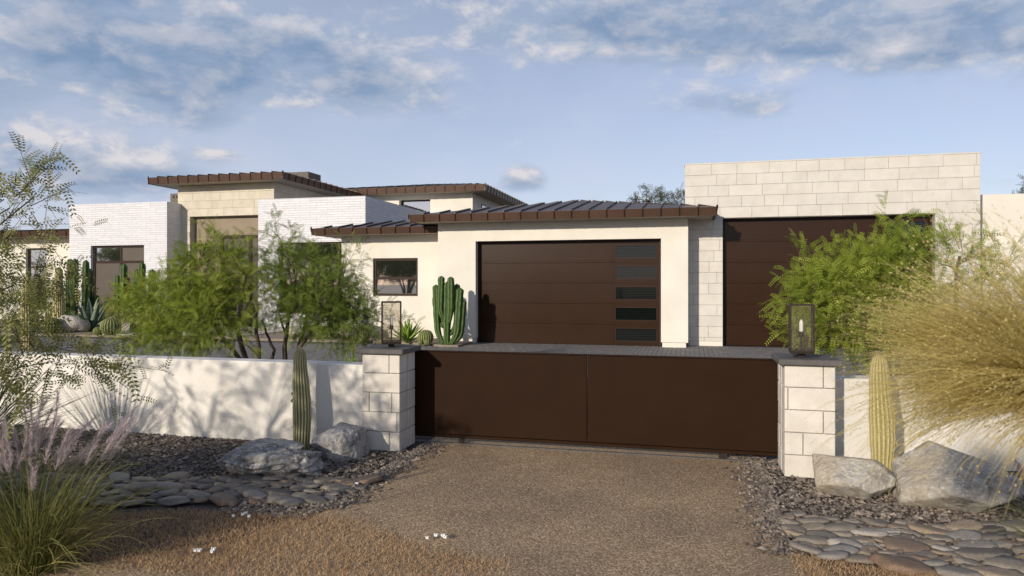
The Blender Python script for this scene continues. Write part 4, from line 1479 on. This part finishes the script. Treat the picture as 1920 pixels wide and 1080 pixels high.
def barrel(base, r, label, group='golden barrel cacti', pups=()):
    g = np.random.default_rng(int(abs(base[0]) * 77) + 1)
    root = empty('barrel_cactus', (base[0], base[1], .04), label, 'cactus', group)
    for dx, dy, q, nm in [(0, 0, r, 'body')] + [(a, b, c, 'pup') for a, b, c in pups]:
        n = 16
        path = [(base[0] + dx, base[1] + dy, .03 + q * .92 * (1 - math.cos(math.pi * i / (n - 1)))) for i in range(n)]
        rad = [q * max(.04, math.sin(math.pi * (i + .15) / (n - .7))) ** .8 for i in range(n)]
        v, f, rb_ = ribbed(path, rad, 20, .14, 4, 1)
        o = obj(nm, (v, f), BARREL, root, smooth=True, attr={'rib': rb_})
        obj('spines', spines(path, rad, 20, 1, g, q * .16, 2), SPINE, o)


barrel(far_base(798, 16.8), .205, 'golden barrel cactus between the bright agave and the candelabra cactus', pups=[(-.06, -.2, .07), (.12, -.2, .085)])
barrel(far_base(680, 17.3), .215, 'golden barrel cactus in front of the pale rock under the small window', pups=[(-.12, -.2, .08), (.09, -.22, .10)])
barrel(far_base(208, 17.35), .29, 'largest golden barrel cactus beside the pale entry step', pups=[(-.42, -.05, .14)])
barrel(far_base(96, 17.5), .28, 'golden barrel cactus left of the pale saguaro in the left bed')
barrel(far_base(262, 18.3), .30, 'golden barrel cactus half hidden by green leaves right of the entry step end')
barrel(far_base(600, 17.6), .22, 'golden barrel cactus in the shade under the darker tree', pups=[(.2, -.1, .1)])


def candelabra(base, cols, label, group='candelabra cacti'):
    """columns: (foot dx, elbow dx, top dx, dy, z0, top z, radius)"""
    g = np.random.default_rng(int(abs(base[0]) * 50) + 1)
    root = empty('candelabra_cactus', (base[0], base[1], .04), label, 'cactus', group)
    for fx, ex, tx, dy, z0, zt, r in cols:
        f0 = Vector((base[0] + fx, base[1] + dy * .3, z0))
        e0 = Vector((base[0] + ex, base[1] + dy, z0 + (zt - z0) * .28))
        t0 = Vector((base[0] + tx, base[1] + dy, zt))
        a = bez(f0, e0 - Vector((0, 0, (zt - z0) * .14)), e0 + Vector((0, 0, (zt - z0) * .06)), 9)
        path = a + [a[-1].lerp(t0, k) for k in np.linspace(.06, 1, 20)]
        m = len(path)
        rad = []
        for i in range(m):
            t = i / (m - 1)
            rr_ = r * (.72 + .38 * min(1, t * 3)) * (1 + .05 * math.sin(t * 24 + fx * 40))
            if t > .93:
                rr_ *= max(.12, math.sqrt(max(0, 1 - ((t - .93) / .07) ** 2)))
            rad.append(rr_)
        v, f, rb_ = ribbed(path, rad, 6, .30, 6, .9)
        rb_ = np.clip(rb_ * g.uniform(.55, 1, len(rb_)) + g.normal(0, .08, len(rb_)), 0, 1)
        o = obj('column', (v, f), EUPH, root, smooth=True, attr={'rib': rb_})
    return root


cb = far_base(838, 16.75)
candelabra(cb, [(0, .0, .02, 0, .02, 1.66, .10), (-.08, -.27, -.31, .02, .05, 1.58, .085), (-.03, -.15, -.12, -.08, .65, 1.80, .08), (.03, .12, .12, -.05, .6, 1.78, .085), (.08, .27, .34, .04, .05, 1.50, .095), (.1, .34, .40, .12, .05, 1.18, .085), (.05, .22, .22, .15, .3, 1.6, .08), (-.1, -.31, -.37, .1, .5, 1.25, .07), (-.04, -.2, -.22, .12, .6, 1.0, .065)], 'branching green candelabra cactus beside the garage door')
cb = far_base(140, 20.2)
candelabra(cb, [(-.5, -.65, -.7, 0, .02, 2.2, .112), (-.2, -.25, -.28, .1, .02, 2.5, .112), (.1, .1, .12, -.1, .02, 2.5, .112), (.35, .45, .5, 0, .02, 2.45, .112), (.2, .3, .3, .2, .02, 2.0, .112), (-.35, -.45, -.45, .2, .02, 1.9, .112)], 'cluster of tall green cactus columns left of the brick block window')
cb = far_base(168, 20.6)
candelabra(cb, [(0, 0, .03, 0, .02, 2.15, .112), (.1, .2, .22, .05, .02, 1.2, .12)], 'single dark green cactus column at the left jamb of the brick block window')
cb = far_base(238, 19.8)
candelabra(cb, [(-.1, -.15, -.12, 0, .02, 2.3, .112), (-.2, -.42, -.42, .05, .1, 1.9, .112), (.2, .3, .32, .1, .02, 2.1, .112), (.45, .6, .62, 0, .02, 2.35, .112), (.75, .9, .95, .1, .02, 2.1, .112)], 'cluster of green cactus columns right of the brick block window')
cb = far_base(632, 17.9)
candelabra(cb, [(0, 0, 0, 0, .02, 1.35, .10), (.1, .25, .27, 0, .05, 1.15, .09), (-.1, -.25, -.27, .05, .05, 1.2, .09)], 'dark candelabra cactus half hidden behind the darker tree')


def agave(base, n, L, w, mat_, label, seed, name='agave', z=.05, lean=(.15, 1.25), group='agaves'):
    g = np.random.default_rng(seed)
    root = empty(name, (base[0], base[1], z), label, 'agave', group)
    for i in range(n):
        az = i * 2.399 + g.normal(0, .1)
        ln = lean[0] + (lean[1] - lean[0]) * (i / n) ** .9 + g.normal(0, .05)
        l = L * g.uniform(.8, 1.1)
        seg = 8
        out = np.array((math.cos(az), math.sin(az), 0)); sd = np.array((-math.sin(az), math.cos(az), 0))
        p = np.array((base[0], base[1], z)) + out * w * .35
        V, T = [], []
        for s in range(seg + 1):
            t = s / seg
            a = ln + .25 * (t - .3) * (1 if i > n * .4 else .2)
            d = out * math.sin(a) + np.array((0, 0, math.cos(a)))
            nrm = -out * math.cos(a) + np.array((0, 0, math.sin(a)))
            ww = w * (.62 + .75 * t - 1.35 * t ** 2.4) if t < 1 else .002
            ww = max(ww, .002)
            for u, th_ in ((-1, .28), (-.5, .05), (0, -.06), (.5, .05), (1, .28)):
                V.append(p + sd * ww * u + nrm * ww * th_)
                T.append(.35 + .5 * abs(u) + g.normal(0, .03))
            V.append(p - nrm * ww * .35); T.append(.2)
            p = p + d * l / seg
        F = []
        for s in range(seg):
            a0, b0 = s * 6, (s + 1) * 6
            for q in range(4):
                F.append([a0 + q, a0 + q + 1, b0 + q + 1, b0 + q])
            F += [[a0 + 4, a0 + 5, b0 + 5, b0 + 4], [a0 + 5, a0, b0, b0 + 5]]
        F.append([seg * 6 + q for q in range(6)])
        obj('leaf', (np.array(V), F), mat_, root, smooth=True, attr={'tint': np.clip(T, 0, 1)})
    return root


agave(far_base(764, 17.0), 24, .66, .075, AGAVE, 'bright yellow-green agave right of the left lantern', 3, lean=(.1, 1.2))
agave(far_base(172, 18.6), 18, 1.05, .14, AGAVB, 'large blue-grey agave before the brick block window', 4, lean=(.2, 1.35))
agave((*bearing(655, 9.2),), 9, .62, .045, AGAVE, 'green agave tips above the wall just left of the left pillar', 5, lean=(.05, .5), z=.0)
agave((*bearing(345, 7.7),), 12, .72, .055, AGAVE, 'green agave rising behind the left wall under the bright tree', 6, lean=(.05, .75), z=.0)
agave((*bearing(300, 7.9),), 8, .62, .05, AGAVB, 'grey-green agave with spread leaves behind the left wall', 7, lean=(.3, .95), z=.0)


def bed_rock(px, Y, size, seed, label, rot=0.):
    x, y = bearing(px, Y)
    boulder('boulder', (x, y), size, rot, BP3 if seed % 2 else BP4, seed, ROCKP, label, group='rocks in the planting beds', sub=3, rough=.07, sink=-.03)


bed_rock(664, 17.9, (.5, .4, .42), 21, 'pale rock under the small window, behind a barrel cactus')
bed_rock(128, 18.0, (.6, .4, .42), 23, 'pale rock at the foot of the pale saguaro in the left bed')
bed_rock(232, 18.2, (.5, .35, .25), 24, 'flat pale rock beside the largest barrel cactus')
bed_rock(262, 20.5, (.3, .3, .95), 27, 'upright pale rock among cactus columns right of the brick block window')
bed_rock(560, 18.2, (.4, .3, .25), 29, 'small pale rock in shade under the darker tree')


# low shrubs filling the left bed
def shrub(px, Y, rx, rz, label, seed, leaf, n=120):
    x, y = bearing(px, Y)
    feather_tree('leafy_shrub', np.array((x, y, 0.)), [((0, 0, 0), (.05, 0, rz * .5), (.1, .05, rz * 1.1), .025)], [((x, y, rz), (rx, rx * .7, rz * .95), 1)], n, 6, (.16, .28), leaf, label, 'shrub', 'shrubs in the planting beds', seed, FR7, (.2, .4), .02, .006, limbs=10)


shrub(285, 18.8, 1.5, 1.0, 'green leafy shrub spreading between the cactus columns and the entry', 51, LEAF, 300)
shrub(120, 20.6, .9, .75, 'green leafy shrub among the tall cactus columns at the left', 52, LEAF, 110)
shrub(40, 18.5, 1.4, 1.0, 'dark green shrub in the left bed at the left edge', 53, LEAFD, 190)
shrub(185, 19.6, .9, .35, 'low green shrub under the brick block window', 54, LEAFG, 80)


# ------------------------------------------------------------------ trees beyond the roofs and across the street
def broad_tree(base, h, r, label, seed, leaf=None, blobs=7, ntw=240, group='far trees', trunk=.16):
    g = np.random.default_rng(seed)
    bl, st = [], []
    for i in range(blobs):
        a = i * 2.4 + g.uniform(-.4, .4)
        d = r * g.uniform(.25, .75)
        z = h * g.uniform(.62, .9)
        bl.append(((base[0] + math.cos(a) * d, base[1] + math.sin(a) * d, z), (r * .48, r * .48, h * .13), 1))
        if i < 5:
            st.append(((.08 * math.cos(a), .08 * math.sin(a), 0), (math.cos(a) * d * .2, math.sin(a) * d * .2, h * .4), (math.cos(a) * d, math.sin(a) * d, z), trunk * g.uniform(.6, 1)))
    feather_tree('shade_tree', np.array((base[0], base[1], 0.)), st, bl, ntw, 6, (.35, .6), leaf or LEAFB, label, 'tree', group, seed, FR7, (.5, .9), .09, .015, limbs=60)


broad_tree((-1.45, 40), 7.0, 1.7, 'grey-green tree top showing above the garage roof ridge', 61, ntw=170)
broad_tree((19.5, 44), 7.6, 2.2, 'grey-green tree top at the far right above the stucco wall', 62, ntw=150)
# across the street, seen only mirrored in the window panes
for i, (x, y, h, r, lab) in enumerate([(-19.8, -9.5, 4.6, 2.6, 'dark low-branched shade tree across the street, mirrored in the small window'),
                                       (-23.5, -11.5, 5.2, 2.6, 'second shade tree across the street, mirrored at the left of the small window'),
                                       (-30.5, -11, 6.2, 3.2, 'tall shade tree across the street, mirrored in the window right of the entry'),
                                       (-52, -12, 5, 3.0, 'far shade tree across the street, mirrored in the window left of the entry')]):
    broad_tree((x, y), h, r, lab, 70 + i, LEAFD, 10, 800, 'trees across the street', .13)
